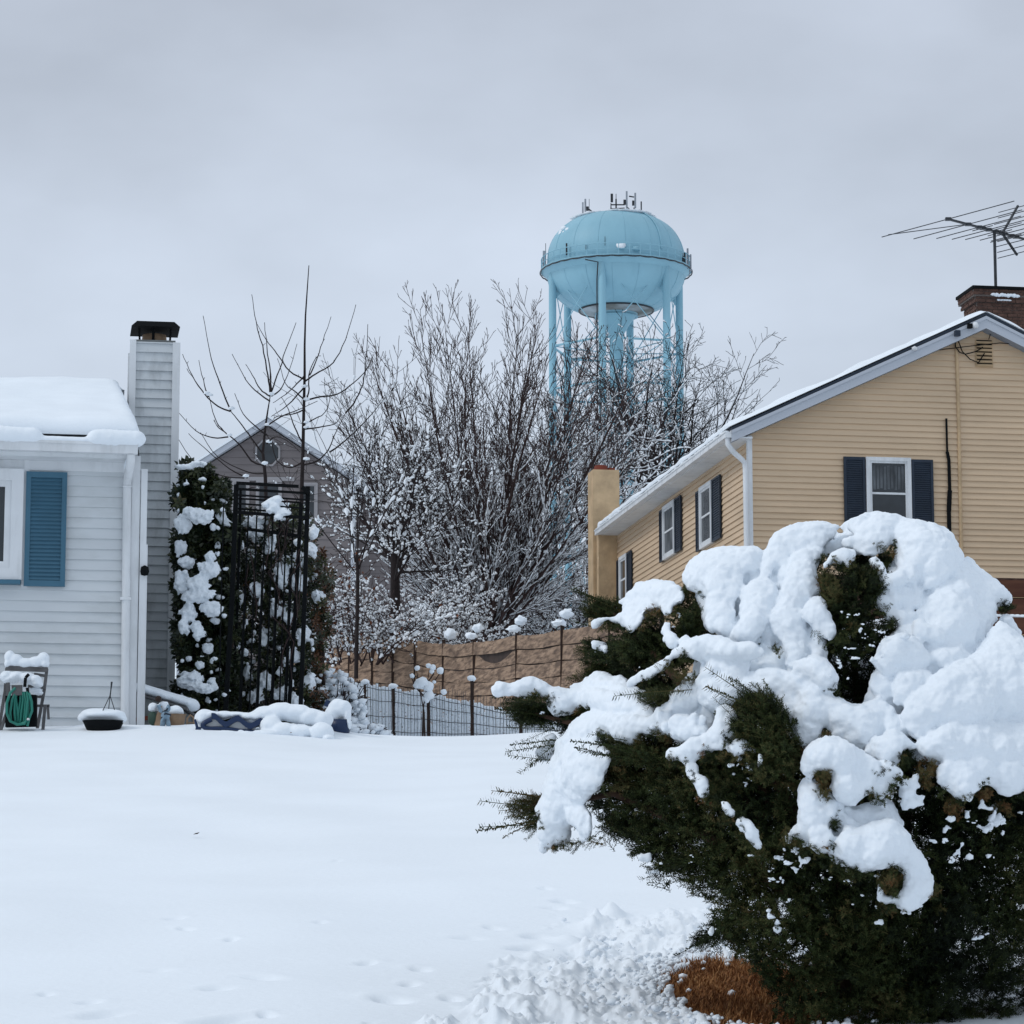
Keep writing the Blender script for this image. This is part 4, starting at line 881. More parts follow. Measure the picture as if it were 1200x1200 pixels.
# ------------------------------------------------------------ fences
def board_fence():
    px = [345, 361, 385, 410, 437, 461, 487, 520, 556, 606, 659, 715, 775]; tops = [742, 742, 742, 742, 742, 742, 746, 751, 749, 741, 734, 722, 712]
    Ys = []
    for x in px: Ys.append(76-12*(x-345)/175 if x < 520 else 64-14*((x-520)/180)**.9)
    P0 = [P(a, t, Y) for a, t, Y in zip(px, tops, Ys)]; base = Vector((P0[7].x, P0[7].y, G(P0[7].x, 64)))
    root = empty('board_fence', base, 0, 'brown horizontal board fence with snow capped posts behind the wire fence', 'fence')
    rnd = random.Random(5)
    for i in range(len(P0)-1):
        a, b = P0[i], P0[i+1]; gl = min(G(a.x, a.y), G(b.x, b.y))-.9; H = 2.5; n = 9; m = MB(); dn = (b-a).normalized(); side = dn.cross(Vector((0, 0, 1))).normalized()
        top0 = a.z-.06; top1 = b.z-.06; sagb = .035
        for k in range(n):
            seg = 8; h = H/n; j = rnd.uniform(-.02, .02); vs = []; bow = rnd.uniform(-.012, .012); lift = rnd.choice((0, 0, 0, .01, .05))*rnd.random()
            for t in range(seg+1):
                f = t/seg; c = a.lerp(b, f); zt = top0*(1-f)+top1*f-sagb*math.sin(math.pi*f)*(1 if k < 3 else .5)-k*h+rnd.uniform(-.008, .008); zb = zt-h*.93+lift*math.sin(math.pi*f)
                o = side*(.02+j+bow*math.sin(math.pi*f)); vs += [Vector((c.x, c.y, zt))+o, Vector((c.x, c.y, zb))+o+side*.012]
            m.add(vs, [(2*t, 2*t+1, 2*t+3, 2*t+2) for t in range(seg)])
        bk = MB(); bk.bar(a+side*-.0+Vector((0, .06, -H/2-.10)), b+Vector((0, .06, -H/2-.10)), .02, H-.08); o = bk.build('backing_board', DWOOD, root); o.location = -base
        o = m.build('board_panel', WOOD, root); o.location = -base; s_ = o.modifiers.new('s', 'SOLIDIFY'); s_.thickness = .02; s_.offset = -1
    for i, p in enumerate(P0):
        m = MB(); q = p-base; m.bar((q.x, q.y-.07, q.z+.02), (q.x, q.y-.07, -2.2), .075, .075); m.build('post', DWOOD, root)
        s = MB(); r = rnd.uniform(.7, 1.1)*.10; z = q.z+.02
        if px[i] in (556, 606, 659): s.blob((q.x-.06, q.y-.07, z+.03), (.12, .11, .07), 3, .30, 1.9); s.blob((q.x+.07, q.y-.02, z+.20), (.115, .11, .085), 3, .28, 1.8)
        elif px[i] == 520: s.blob((q.x+.15, q.y-.05, z+.12), (.14, .13, .12), 3, .22, 1.6)
        else: s.blob((q.x, q.y-.07, z+.07), (r*1.35, r, r*.8), 3, .26, 1.7)
        s.build('snow_cap', SNOW, root)
board_fence()
def wire_fence():
    pts = [(392, 800), (405, 800), (428, 803), (461, 808), (502, 815), (553, 826), (610, 838), (690, 845), (760, 845)]
    Y0 = 39.0; Ys = [41, 40.5, 40, 39.5, 39, 38.5, 38, 37.5, 37]; post = {428: (801, 865), 461: (806, 860), 502: (820, 864), 553: (797, 860), 610: (815, 858), 690: (815, 858)}
    base = P(502, 860, 39); root = empty('wire_fence', base, 0, 'low wire mesh fence clogged with snow on dark posts at the top of the lawn', 'fence')
    rnd = random.Random(6)
    for (px, (a, b)), Y in zip(post.items(), (40, 39.5, 39, 38.5, 38, 37.5)):
        m = MB(); m.bar(P(px, a, Y)-base, P(px+1, b+25, Y)-base, .042, .042); m.build('post', DWOOD, root)
        s = MB(); s.blob(P(px, a, Y)-base+Vector((0, 0, .02)), (.06, .05, .04), 2, .15); s.build('snow_cap', SNOW, root)
    wv = MB(); cl = MB()
    for i in range(len(pts)-1):
        (x0, t0), (x1, t1) = pts[i], pts[i+1]; n = max(3, int((x1-x0)/3.6))
        for k in range(n):
            f = (k+.5)/n; x = x0+(x1-x0)*f; t = t0+(t1-t0)*f; Y = Ys[i]+(Ys[i+1]-Ys[i])*f; up = 0 if x < 500 else 10
            q0 = P(x, 872, Y)-base; q1 = P(x, t-up-4, Y)-base; q1.x += .01*rnd.gauss(0, 1); wv.tube([q0, q0.lerp(q1, .5)+Vector((rnd.gauss(0, .006), 0, 0)), q1], .0026, 4, cap=False)
            # snow packed in the mesh: a broken sheet of small plates
            cut = t+(4*mn.noise(Vector((x*.05, 0, 2)))); yy = 874
            while yy > cut:
                for q_ in (0, 1.25, 2.5):
                    if rnd.random() < .92*(1 if t < 836 else .9):
                        a = P(x+q_+rnd.uniform(-.2, .2), yy, Y+.012)-base; hh = rnd.uniform(.030, .055); ww = rnd.uniform(.014, .021)
                        b_ = a+Vector((rnd.gauss(0, .003), 0, hh)); cl.add([a+Vector((-ww, 0, 0)), a+Vector((ww*.3, -.012, .004)), a+Vector((ww, 0, 0)), b_+Vector((ww, 0, 0)), b_+Vector((ww*.3, -.012, -.004)), b_+Vector((-ww, 0, 0)), a+Vector((0, .012, 0)), b_+Vector((0, .012, 0))], [(0, 1, 4, 5), (1, 2, 3, 4), (2, 6, 7, 3), (6, 0, 5, 7), (5, 4, 3, 7)], False)
                yy -= rnd.uniform(3.0, 4.2)
        for r_ in (.15, .45, .75, .97):
            a = P(x0, 866+(t0-866)*r_, Ys[i])-base; b = P(x1, 866+(t1-866)*r_, Ys[i+1])-base; a.y -= .02; b.y -= .02; wv.tube([a, a.lerp(b, .5)+Vector((0, 0, -.015)), b], .0042, 4, cap=False)
    wv.build('wire_mesh', DMETAL, root); cl.build('clinging_snow', SNOW, root)
wire_fence()
def stalk_plant():
    Y = 37.5; b = P(494, 862, Y); root = empty('stalk_plant', b, 0, 'thin dead plant with round snow puffs standing in front of the wire fence', 'plant'); m = MB(); s = MB(); O = lambda x, y: P(x, y, Y)-b
    for pts in ([(495, 866), (496, 830), (500, 805), (503, 785)], [(498, 866), (497, 835), (492, 808), (488, 785)], [(499, 812), (508, 800), (516, 788)], [(496, 815), (486, 804), (482, 793)], [(501, 800), (508, 790), (507, 782)], [(498, 822), (510, 815), (519, 812)]):
        m.tube([O(*p) for p in pts], [.012, .009, .006, .005][:len(pts)], 5)
    m.build('stalks', DWOOD, root)
    for x, y, r in ((489, 783, 3.2), (483, 792, 3), (502, 780, 3.2), (507, 782, 4), (506, 787, 3), (516, 786, 4.5), (495, 801, 8), (502, 805, 7), (503, 815, 6), (489, 803, 5), (520, 811, 3.8), (509, 799, 2.2), (500, 820, 4)): s.blob(O(x, y), (r/94, r/110, r/94*.95), 2, .18)
    s.build('snow_puffs', SNOW, root)
stalk_plant()
def snowy_bush(px, py, Y, w_, h, seed, label, n=150, grp=None):
    rnd = random.Random(seed); b = P(px, py, Y); root = empty('snowy_bush', b, 0, label, 'bush'); m = MB(); s = MB()
    for i in range(60):
        x = rnd.uniform(-.5, .5)*w_; pts = [Vector((x*.3, rnd.uniform(-.1, .1), -.1)), Vector((x*.7, rnd.uniform(-.2, .2), h*.5)), Vector((x, rnd.uniform(-.3, .3), h*rnd.uniform(.6, 1.0)*(1-abs(x/w_)**2)))]; m.tube(pts, [.01, .008, .005], 4, cap=False)
    m.build('twigs', BARK2, root)
    for i in range(n):
        u = rnd.uniform(-1, 1); v = rnd.random(); lim = math.sqrt(1-u*u); x = u*w_/2; z = v*h*lim; r = rnd.uniform(.025, .06); s.blob((x, rnd.uniform(-.25, .25), z), (r*1.2, r, r*.9), 1, .35)
    s.build('snow_puffs', SNOW, root)
snowy_bush(392, 858, 37.0, .78, .80, 41, 'rounded bush smothered in small snow puffs left of the wire fence', 260)
snowy_bush(430, 862, 36.2, .5, .12, 42, 'low grassy tuft with snow crumbs beside the dark snow capped pot', 60)
# ------------------------------------------------------------ broadleaf evergreens and trellis
def leaf_cloud(mb_v, mb_f, tint, pts, size, rnd_):
    pass
def evergreen(name, label, cat, outline, Y, dY, nleaf, size, seed, lumps, tint_mu=.3, dens=None):
    r = np.random.default_rng(seed); xs = [p[0] for p in outline]; ys = [p[1] for p in outline]
    b = P(sum(xs)/len(xs), max(ys), Y); root = empty(name, b, 0, label, cat)
    def inside(x, y):
        c = False; n = len(outline); j = n-1
        for i in range(n):
            xi, yi = outline[i]; xj, yj = outline[j]
            if (yi > y) != (yj > y) and x < (xj-xi)*(y-yi)/(yj-yi)+xi: c = not c
            j = i
        return c
    pos = []
    while len(pos) < nleaf:
        x = r.uniform(min(xs), max(xs)); y = r.uniform(min(ys), max(ys))
        jx = 9*mn.noise(Vector((x*.05, y*.05, seed+5))); jy = 9*mn.noise(Vector((x*.05, y*.05, seed+9)))
        if not inside(x+jx*2, y+jy): continue
        n_ = mn.noise(Vector((x*.06, y*.06, seed)))
        pos.append(tuple(P(x, y, Y+dY*(abs(r.normal())*.6+n_*.8))-b))
    pos = np.array(pos); M = len(pos)
    # whorls: five leaves around each point
    k = 5; tpl = []
    for i in range(k):
        a = 2*math.pi*i/k; c, s_ = math.cos(a), math.sin(a)
        for lx, ly, lz in ((.1, 0, 0), (.5, -.22, .05), (1, 0, -.18), (.5, .22, .05)): tpl.append((lx*c-ly*s_, lx*s_+ly*c, lz))
    tpl = np.array(tpl)*size
    q = r.normal(size=(M, 4)); q[:, 1:3] *= .45; q[:, 1] += .55; q /= np.linalg.norm(q, axis=1)[:, None]
    w0, x0, y0, z0 = q.T
    Rm = np.stack([1-2*(y0*y0+z0*z0), 2*(x0*y0-z0*w0), 2*(x0*z0+y0*w0), 2*(x0*y0+z0*w0), 1-2*(x0*x0+z0*z0), 2*(y0*z0-x0*w0), 2*(x0*z0-y0*w0), 2*(y0*z0+x0*w0), 1-2*(x0*x0+y0*y0)], -1).reshape(M, 3, 3)
    V = np.einsum('mij,vj->mvi', Rm, tpl)*r.uniform(.7, 1.25, M)[:, None, None]+pos[:, None, :]
    Fc = (np.arange(M*k*4).reshape(-1, 4)); ti = np.repeat(np.clip(r.normal(tint_mu, .18, M), 0, 1), k*4)
    rx_ = pos[:, 0]+b.x > P(366, 700, Y).x; ti = ti.reshape(M, -1); ti[rx_ & (r.random(M) < .45)] = .92; ti = ti.reshape(-1)
    np_mesh('leaves', V.reshape(-1, 3), Fc, LEAF, root, False, ti)
    st = MB(); rr = random.Random(seed)
    for i in range(14):
        x = rr.uniform(min(xs)+8, max(xs)-8); p0 = P(x, max(ys), Y+.3)-b; p1 = P(x+rr.uniform(-12, 12), min(ys)+(max(ys)-min(ys))*rr.uniform(.2, .6), Y+.4)-b; st.tube([p0, p0.lerp(p1, .5)+Vector((rr.gauss(0, .1), 0, 0)), p1], [.03, .022, .01], 6)
    st.build('stems', DWOOD, root)
    s = MB()
    for (x, y, rx, ry, dz) in lumps:
        n = 5 if max(rx, ry) > 7 else (3 if rx > 4.5 else 1)
        for i in range(n):
            s.blob(P(x+rr.uniform(-.6, .6)*rx*(n > 1), y+rr.uniform(-.5, .5)*ry*(n > 1), Y+dz)-b, (rx/100*rr.uniform(.6, 1.1), min(rx, ry)/100*.6+.03, ry/100*rr.uniform(.5, .9)), 3, .42, 2.6)
    fuse(s, 'snow_lumps', SNOW, root, .013, 1, disp=((.07, .06),))
    return root
rr = random.Random(77)
lumpA = [(230, 602, 12, 9, -.45), (214, 615, 6, 12, -.3), (212, 640, 5, 10, -.2), (218, 660, 9, 8, -.3), (214, 680, 7, 14, -.4), (232, 685, 11, 10, -.5), (247, 668, 9, 10, -.5), (246, 655, 6, 6, -.5), (232, 700, 16, 8, -.5), (222, 718, 8, 10, -.45), (244, 715, 13, 8, -.5), (232, 738, 6, 9, -.5), (216, 732, 5, 10, -.5),
         (245, 760, 6, 6, -.3), (254, 728, 6, 4, -.3), (234, 780, 5, 5, -.4), (224, 795, 10, 9, -.4), (236, 806, 12, 6, -.5), (212, 800, 5, 6, -.4), (249, 800, 5, 4, -.4), (222, 772, 4, 4, -.3), (216, 548, 10, 3.5, -.1), (232, 543, 7, 3, -.1), (238, 562, 4, 3, -.1), (262, 588, 4, 5, 0), (262, 610, 6, 9, -.1), (255, 640, 4, 4, 0), (258, 700, 4, 5, -.2)]
for i in range(55): lumpA.append((rr.uniform(208, 268), rr.uniform(560, 835), rr.uniform(1.5, 4), rr.uniform(1.5, 4.5), rr.uniform(-.5, .1)))
evergreen('broadleaf_evergreen', 'tall dark broadleaf evergreen with thick snow clumps beside the white chimney', 'shrub',
    [(203, 545), (222, 540), (240, 548), (252, 556), (266, 575), (272, 600), (276, 700), (278, 850), (203, 850)], 35.6, .55, 5200, .085, 51, lumpA, .22)
lumpB = [(322, 590, 10, 8, -.1), (329, 602, 9, 9, -.1), (318, 597, 8, 6, -.1), (366, 622, 5, 8, -.2), (366, 645, 5, 9, -.1), (345, 660, 12, 10, 0), (330, 672, 8, 14, 0), (350, 680, 8, 12, 0), (300, 625, 8, 9, 0), (290, 612, 8, 5, 0), (310, 608, 9, 6, 0), (340, 720, 7, 14, 0), (325, 715, 6, 10, 0), (300, 690, 7, 9, 0), (315, 640, 6, 10, 0), (292, 650, 5, 7, 0),
         (355, 745, 6, 12, 0), (345, 770, 6, 9, 0), (312, 800, 7, 10, -.1), (300, 815, 7, 8, -.1), (290, 790, 5, 8, 0), (330, 812, 8, 7, -.1), (372, 700, 5, 8, 0), (345, 822, 9, 8, -.2), (283, 700, 4, 8, 0), (310, 750, 4, 9, 0), (362, 800, 6, 12, -.1)]
for i in range(120): lumpB.append((rr.uniform(276, 374), rr.uniform(600, 835), rr.uniform(1.5, 4.5), rr.uniform(2, 7), rr.uniform(-.2, .4)))
evergreen('climbing_shrub', 'dense snow flecked shrub growing behind and through the black trellis', 'shrub',
    [(270, 600), (300, 598), (322, 585), (350, 590), (372, 620), (378, 650), (388, 670), (392, 700), (384, 750), (378, 850), (268, 850)], 36.6, .6, 3600, .07, 52, lumpB, .30)
def trellis():
    Y = 35.2; b = P(312, 840, Y); root = empty('black_trellis', b, 0, 'tall black metal garden trellis arbor with a snow clump on its top rails', 'trellis'); O = lambda x, y, d=0: P(x, y, Y+d)-b
    for pts, w_, d in (([(277, 568), (272, 700), (264, 838)], .055, 0), ([(282, 575), (278, 720), (271, 838)], .03, .5), ([(361, 570), (357, 700), (352, 838)], .05, 0), ([(353, 590), (347, 700), (338, 838)], .045, .5)):
        m = MB()
        for i in range(2): m.bar(O(*pts[i], d), O(*pts[i+1], d), w_, w_, Vector((0, 1, 0)))
        m.build('post', BLACK, root)
    for (x0, y0, x1, y1, d, w_) in ((277, 566, 350, 570, 0, .035), (278, 573, 360, 578, 0, .028), (278, 580, 360, 586, 0, .02), (277, 584, 353, 589, .3, .02), (277, 590, 362, 596, 0, .02), (276, 600, 361, 607, 0, .035), (278, 596, 330, 600, .4, .02), (290, 620, 350, 628, .3, .035), (354, 571, 362, 578, 0, .05)):
        m = MB(); m.bar(O(x0, y0, d-.03), O(x1, y1, d-.03), w_, w_); m.build('rail', BLACK, root)
    for i, x in enumerate((291, 301, 311, 320, 328, 336, 344)):
        m = MB(); m.bar(O(x, 604, .28), O(x-9, 838, .28), .018, .018); m.build('bar', BLACK, root)
        if i % 2 == 0: m = MB(); m.bar(O(x-4, 690-i*4, .25), O(x-11, 838, .25), .018, .018); m.build('bar', BLACK, root)
    m = MB(); m.bar(O(262, 590, -.4), O(256, 838, -.4), .014, .014); m.build('bar', BLACK, root)
    s = MB()
    for x, y, r in ((318, 588, 7), (325, 585, 6), (322, 595, 8), (330, 600, 7), (316, 598, 5), (326, 606, 5), (337, 601, 4), (310, 592, 4)): s.blob(O(x, y, -.05), (r/100, .06, r/100*.85), 2, .3)
    fuse(s, 'snow_clump', SNOW, root, .012, 2)
    m = MB(); rnd = random.Random(3)
    for i in range(16):
        x = rnd.uniform(284, 350); y = rnd.uniform(640, 800); pts = [O(x+rnd.uniform(-6, 6)*k, y-22*k, rnd.uniform(0, .3)) for k in range(4)]; m.tube(pts, .006, 4, cap=False)
    m.build('vine', BARK2, root)
trellis()
# ------------------------------------------------------------ things by the white house wall
def chair():
    Y = 32.2; b = P(30, 850, Y); root = empty('folding_chair', b, 0, 'weathered wooden folding chair with thick snow on its back and seat', 'chair'); O = lambda x, y, d=0: P(x, y, Y+d)-b
    for pts, d in (([(55, 784), (52, 808), (43, 858)], 0), ([(8, 783), (6, 810), (-2, 858)], 0), ([(20, 812), (8, 835), (0, 858)], -.35), ([(53, 826), (50, 858)], -.3)):
        m = MB()
        for i in range(len(pts)-1): m.bar(O(*pts[i], d), O(*pts[i+1], d), .035, .03)
        m.build('leg', GWOOD, root)
    for (x0, y0, x1, y1, d, h, nm) in ((7, 783, 56, 785, -.02, .05, 'back_rail'), (40, 790, 53, 792, 0, .03, 'back_slat'), (33, 804, 53, 806, -.03, .03, 'seat_rail'), (33, 815, 52, 817, -.0, .03, 'stretcher'), (42, 827, 58, 827, -.1, .025, 'armrest'), (56, 827, 57, 843, -.1, .025, 'arm_support')):
        m = MB(); m.bar(O(x0, y0, d), O(x1, y1, d), .03, h); m.build(nm, GWOOD, root)
    s = MB()
    for x, y, rx, ry in ((11, 770, 6, 8), (18, 774, 9, 8), (30, 777, 12, 6), (42, 776, 10, 7), (51, 772, 7, 8), (53, 778, 5, 5), (9, 778, 4, 5)): s.blob(O(x, y), (rx/107, .07, ry/107), 3, .05)
    fuse(s, 'snow_on_back', SNOW, root, .012, 4)
    s = MB()
    for x, y, rx, ry in ((8, 793, 8, 7), (20, 793, 10, 6), (32, 795, 10, 7), (42, 798, 7, 7), (12, 797, 9, 5), (44, 802, 6, 4)): s.blob(O(x, y, -.12), (rx/107, .13, ry/107), 3, .06)
    fuse(s, 'snow_on_seat', SNOW, root, .012, 4)
    s = MB()
    for x, y, rx, ry in ((42, 809, 8, 4), (45, 812, 6, 3)): s.blob(O(x, y, -.02), (rx/107, .05, ry/107), 2, .06)
    s.build('snow_on_stretcher', SNOW, root)
chair()
def hose_reel():
    Y = 31.75; b = P(24, 852, Y); root = empty('hose_reel', b, 0, 'coiled green garden hose on a grey holder in front of the snowy chair', 'hose reel'); O = lambda x, y, d=0: P(x, y, Y+d)-b; rnd = random.Random(8)
    m = MB(); m.box(*O(14, 816, .0), *(O(26, 806, .03))) if False else m.bar(O(20, 815), O(20, 803), .11, .04, Vector((0, 1, 0))); m.bar(O(10, 815), O(9, 800), .04, .04, Vector((0, 1, 0))); m.build('holder', GWOOD, root)
    m = MB(); m.bar(O(29, 805, -.03), O(30, 794, -.03), .025, .03); m.bar(O(30, 794, -.03), O(34, 790, -.03), .022, .03); m.bar(O(32, 806, -.02), O(33, 814, -.02), .03, .03); m.build('handle', BLACK, root)
    m = MB(); m.bar(O(25, 852, .08), O(25, 815, .08), .33, .08, Vector((0, 1, 0))); m.build('back_plate', BLACK, root)
    k = 0
    for (xt, xb, wd, d) in ((19, 12, 0, 0), (20, 17, 0, .01), (19, 21, 0, .02), (24, 22, 0, .02), (27, 25, 0, 0), (29, 29, 0, -.01), (31, 33, 0, .01), (32, 31, 0, -.03), (17, 19, 0, .04), (30, 26, 0, .03)):
        m = MB(); pts = [O(xt+rnd.uniform(-.6, .6), 811, d), O((xt+xb)/2+(-1.2 if xb < 22 else 1.2), 820, d-.03), O(xb, 835, d-.04), O(xb+(1 if xb < 22 else -1), 846, d-.02), O(22, 849, d)]
        m.tube(pts, .0135, 8); m.build('hose_loop', HOSE, root); k += 1
    m = MB(); m.tube([O(18, 806, -.05), O(12, 812, -.06), O(8, 824, -.07), O(8, 836, -.07), O(12, 845, -.06), O(20, 849, -.05), O(29, 848, -.05), O(31, 843, -.06)], .015, 8); m.tube([O(34, 812, -.05), O(37, 822, -.06), O(37.5, 833, -.06), O(34, 842, -.05), O(32, 851, -.04)], .015, 8); m.build('hose_loop', HOSE, root)
    m = MB(); m.lathe(O(33, 844, -.07), [(0, 0), (.015, .0), (.015, .02), (0, .025)], 10); m.build('nozzle', WTRIM, root)
hose_reel()
def planter():
    Y = 31.9; b = P(121, 853, Y); root = empty('hanging_basket', b, 0, 'black hanging basket set on the ground under a pillow of snow', 'planter'); O = lambda x, y, d=0: P(x, y, Y+d)-b
    c = O(121, 852); m = MB(); m.lathe((c.x, 0, -.04), [(.0, 0), (.17, 0), (.215, .10), (.225, .115)], 28, sx=1, sy=.9); m.build('bowl', BLACK, root)
    s = MB()
    for x, y, rx, ry in ((121, 838, 24, 6), (112, 837, 18, 7), (128, 838, 19, 7), (103, 840, 11, 6), (138, 842, 11, 6), (120, 835, 16, 5), (95.5, 841, 5, 5)): s.blob(O(x, y), (rx/108, rx/108*.75, ry/108), 3, .04)
    fuse(s, 'snow_cover', SNOW, root, .012, 6)
    for x in (120, 127, 135): m = MB(); m.tube([O(x, 834, (-.12, .1, -.05)[(x > 125)+(x > 130)]), O(129, 815)], .005, 5); m.build('hanger_wire', DMETAL, root)
    m = MB(); m.tube([O(129, 816), O(130, 808), O(131, 799)], [.008, .007, .012], 6); m.build('hook', DMETAL, root)
planter()
def figurine():
    Y = 32.6; b = P(186, 852, Y); root = empty('garden_figurine', b, 0, 'small garden figurine with round dark head and green side before the cellar bulkhead', 'figurine'); O = lambda x, y, d=0: P(x, y, Y+d)-b
    m = MB(); c = O(187, 851); m.lathe((c.x, 0, -.03), [(0, 0), (.055, 0), (.06, .06), (.045, .14), (.022, .20), (.022, .26)], 16); m.build('body', TANC, root)
    m = MB(); m.blob(O(185.5, 819), (.034, .034, .034), 3, .05); m.build('head', DWOOD, root)
    m = MB(); m.blob(O(179, 842), (.055, .04, .085), 2, .1); m.build('cloak', GREEN, root)
    m = MB(); m.bar(O(186, 826), O(189, 836), .05, .04); m.build('collar', BGREY, root)
    s = MB(); s.blob(O(179, 829, .05), (.055, .06, .05), 3, .15); s.blob(O(192, 827, .08), (.06, .06, .05), 3, .15); s.blob(O(186, 829, .10), (.08, .05, .04), 2, .15); s.build('snow_cap', SNOW, root)
    b2 = P(194, 855, Y-.3); r2 = empty('striped_figurine', b2, 0, 'blue grey striped garden figurine, smallest ornament, half sunk in the snow', 'figurine'); O = lambda x, y, d=0: P(x, y, Y-.3+d)-b2
    m = MB(); m.tube([O(190, 856), O(191, 845), O(194, 838)], [.030, .028, .03], 10); m.tube([O(198, 856), O(197, 846), O(195, 838)], [.026, .024, .026], 10); m.blob(O(194, 838), (.05, .04, .045), 2, .12); m.build('body', BGREY, r2)
    m = MB(); m.tube([O(189, 842), O(194, 836, -.04), O(200, 838)], .012, 8); m.tube([O(190, 835), O(195, 832, -.03), O(199, 828)], .010, 8); m.build('scarf', NAVY, r2)
    m = MB(); m.blob(O(197, 830), (.026, .025, .04), 2, .1); m.build('head', BGREY, r2)
    b3 = P(208, 852, Y); r3 = empty('clay_pot', b3, 0, 'tan clay pot tilted under a snow heap right of the striped figurine', 'pot'); O = lambda x, y, d=0: P(x, y, Y+d)-b3
    m = MB(); m.lathe(O(207, 851, .1)-Vector((0, 0, .04)), [(0, 0), (.07, 0), (.10, .16), (.11, .17), (.09, .17)], 20); m.build('body', TANC, r3)
    s = MB(); s.blob(O(205, 834, .12), (.09, .1, .07), 3, .12); s.blob(O(209, 841, .10), (.045, .06, .06), 2, .12); s.build('snow_cap', SNOW, r3)
    b4 = P(225, 852, 33.2); r4 = empty('garden_ring', b4, 0, 'small tan wicker ring standing by the navy wavy sled', 'garden ornament'); O = lambda x, y, d=0: P(x, y, 33.2+d)-b4
    m = MB(); m.tube([O(219, 853), O(219.5, 842), O(223, 838), O(227, 841), O(228, 853)], .012, 8); m.tube([O(219, 847), O(228, 847)], .009, 6); m.build('ring', TANC, r4)
figurine()
def sled():
    Y = 31.9; b = P(272, 858, Y); root = empty('wavy_sled', b, 0, 'navy wavy edged plastic sled lying on its side under snow', 'sled'); O = lambda x, y, d=0: P(x, y, Y+d)-b
    def cr(pts, k=5):
        out = []; n = len(pts)
        for i in range(n-1):
            a, b_, c, d = pts[max(i-1, 0)], pts[i], pts[i+1], pts[min(i+2, n-1)]
            for j in range(k):
                t = j/k; out.append(tuple(.5*((2*b_[q])+(c[q]-a[q])*t+(2*a[q]-5*b_[q]+4*c[q]-d[q])*t*t+(3*b_[q]-a[q]-3*c[q]+d[q])*t**3) for q in (0, 1)))
        out.append(pts[-1]); return out
    w1 = cr([(248, 839), (253, 840), (258, 845), (265, 849), (272, 845), (279, 842), (286, 847), (293, 851), (300, 848), (306, 845), (310, 848), (312, 849)])
    m = MB()
    for i in range(len(w1)-1):
        a0, a1 = O(*w1[i]), O(*w1[i+1]); t = .032
        m.add([a0+Vector((0, -.02, t)), a0+Vector((0, -.02, -t)), a1+Vector((0, -.02, -t)), a1+Vector((0, -.02, t)), a0+Vector((0, .10, t)), a0+Vector((0, .10, -t)), a1+Vector((0, .10, -t)), a1+Vector((0, .10, t))], [(0, 1, 2, 3), (0, 3, 7, 4), (1, 5, 6, 2)])
    lo = cr([(248, 843), (240, 847), (238, 851), (244, 854), (256, 854), (270, 855), (284, 857), (298, 858)])
    m.tube([O(*q, -.0) for q in lo], .026, 8); m.build('wavy_rim', NAVY2, root)
    m = MB(); q = [O(x, y, .06) for x, y in ((240, 850), (250, 842), (256, 846), (265, 851), (272, 848), (279, 845), (290, 851), (300, 851), (300, 858), (270, 856), (244, 854))]; m.add(q, [tuple(range(len(q)))]); o = m.build('inner_panel', WTRIM, root); s_ = o.modifiers.new('s', 'SOLIDIFY'); s_.thickness = .02
    m = MB(); m.tube([O(228.5, 843), O(231, 852), O(230, 862)], [.012, .016, .02], 8); m.tube([O(234, 852), O(232, 863)], [.02, .02], 8); m.build('runner', NAVY2, root)
    s = MB()
    for x, y, rx, ry in ((240, 840, 12, 9), (236, 844, 8, 7), (248, 838, 10, 5), (262, 838, 12, 5), (276, 838, 14, 4), (290, 840, 12, 5), (302, 840, 10, 6), (238, 856, 7, 8), (243, 862, 10, 5)): s.blob(O(x, y, .12), (rx/108, .13, ry/108), 3, .06)
    fuse(s, 'snow_cover', SNOW, root, .012, 4)
    b2 = P(345, 862, Y); r2 = empty('snow_mound', b2, 0, 'long smooth mound of snow burying garden things right of the navy sled', 'snow mound'); s = MB(); O2 = lambda x, y, d=0: P(x, y, Y+d)-b2
    for x, y, rx, ry, d in ((298, 843, 16, 9, .2), (312, 838, 18, 11, .2), (330, 834, 20, 11, .2), (345, 836, 22, 11, .2), (362, 841, 20, 11, .2), (376, 845, 14, 12, .2), (318, 851, 14, 12, .05), (332, 857, 16, 11, 0), (352, 858, 18, 9, 0), (377, 858, 14, 12, -.05), (385, 866, 8, 5, -.1), (310, 861, 18, 6, -.1), (290, 862, 16, 4.5, -.15), (265, 861, 16, 5, -.2), (352, 868, 12, 3, -.15), (250, 864, 10, 3, -.2), (283, 861, 5, 6, -.1)):
        s.blob(O2(x, y, d), (rx/108, .16, ry/108), 3, .05)
    fuse(s, 'mound', SNOW, r2, .014, 5, disp=((.15, .03),))
    m = MB(); m.bar(O2(339, 857, -.12), O2(354, 858, -.12), .03, .03); m.build('buried_edge', TANC, r2)
sled()
def pot():
    Y = 32.4; b = P(398, 860, Y); root = empty('navy_pot', b, 0, 'dark navy pot wearing a round ball of snow right of the snow mound', 'pot'); O = lambda x, y, d=0: P(x, y, Y+d)-b
    m = MB(); c = O(398, 857); m.lathe((c.x, 0, -.05), [(0, 0), (.08, 0), (.12, .10), (.13, .2), (.11, .2)], 24); m.bar(O(382, 828), O(385, 821), .05, .05); m.build('body', NAVY2, root)
    s = MB()
    for x, y, rx, ry in ((397, 832, 14, 12), (402, 829, 10, 9), (390, 837, 9, 12), (396, 828, 12, 9), (407, 839, 5, 11), (409, 848, 3, 9)): s.blob(O(x, y), (rx/108, .11, ry/108), 3, .07)
    fuse(s, 'snow_cap', SNOW, root, .012, 5)
pot()
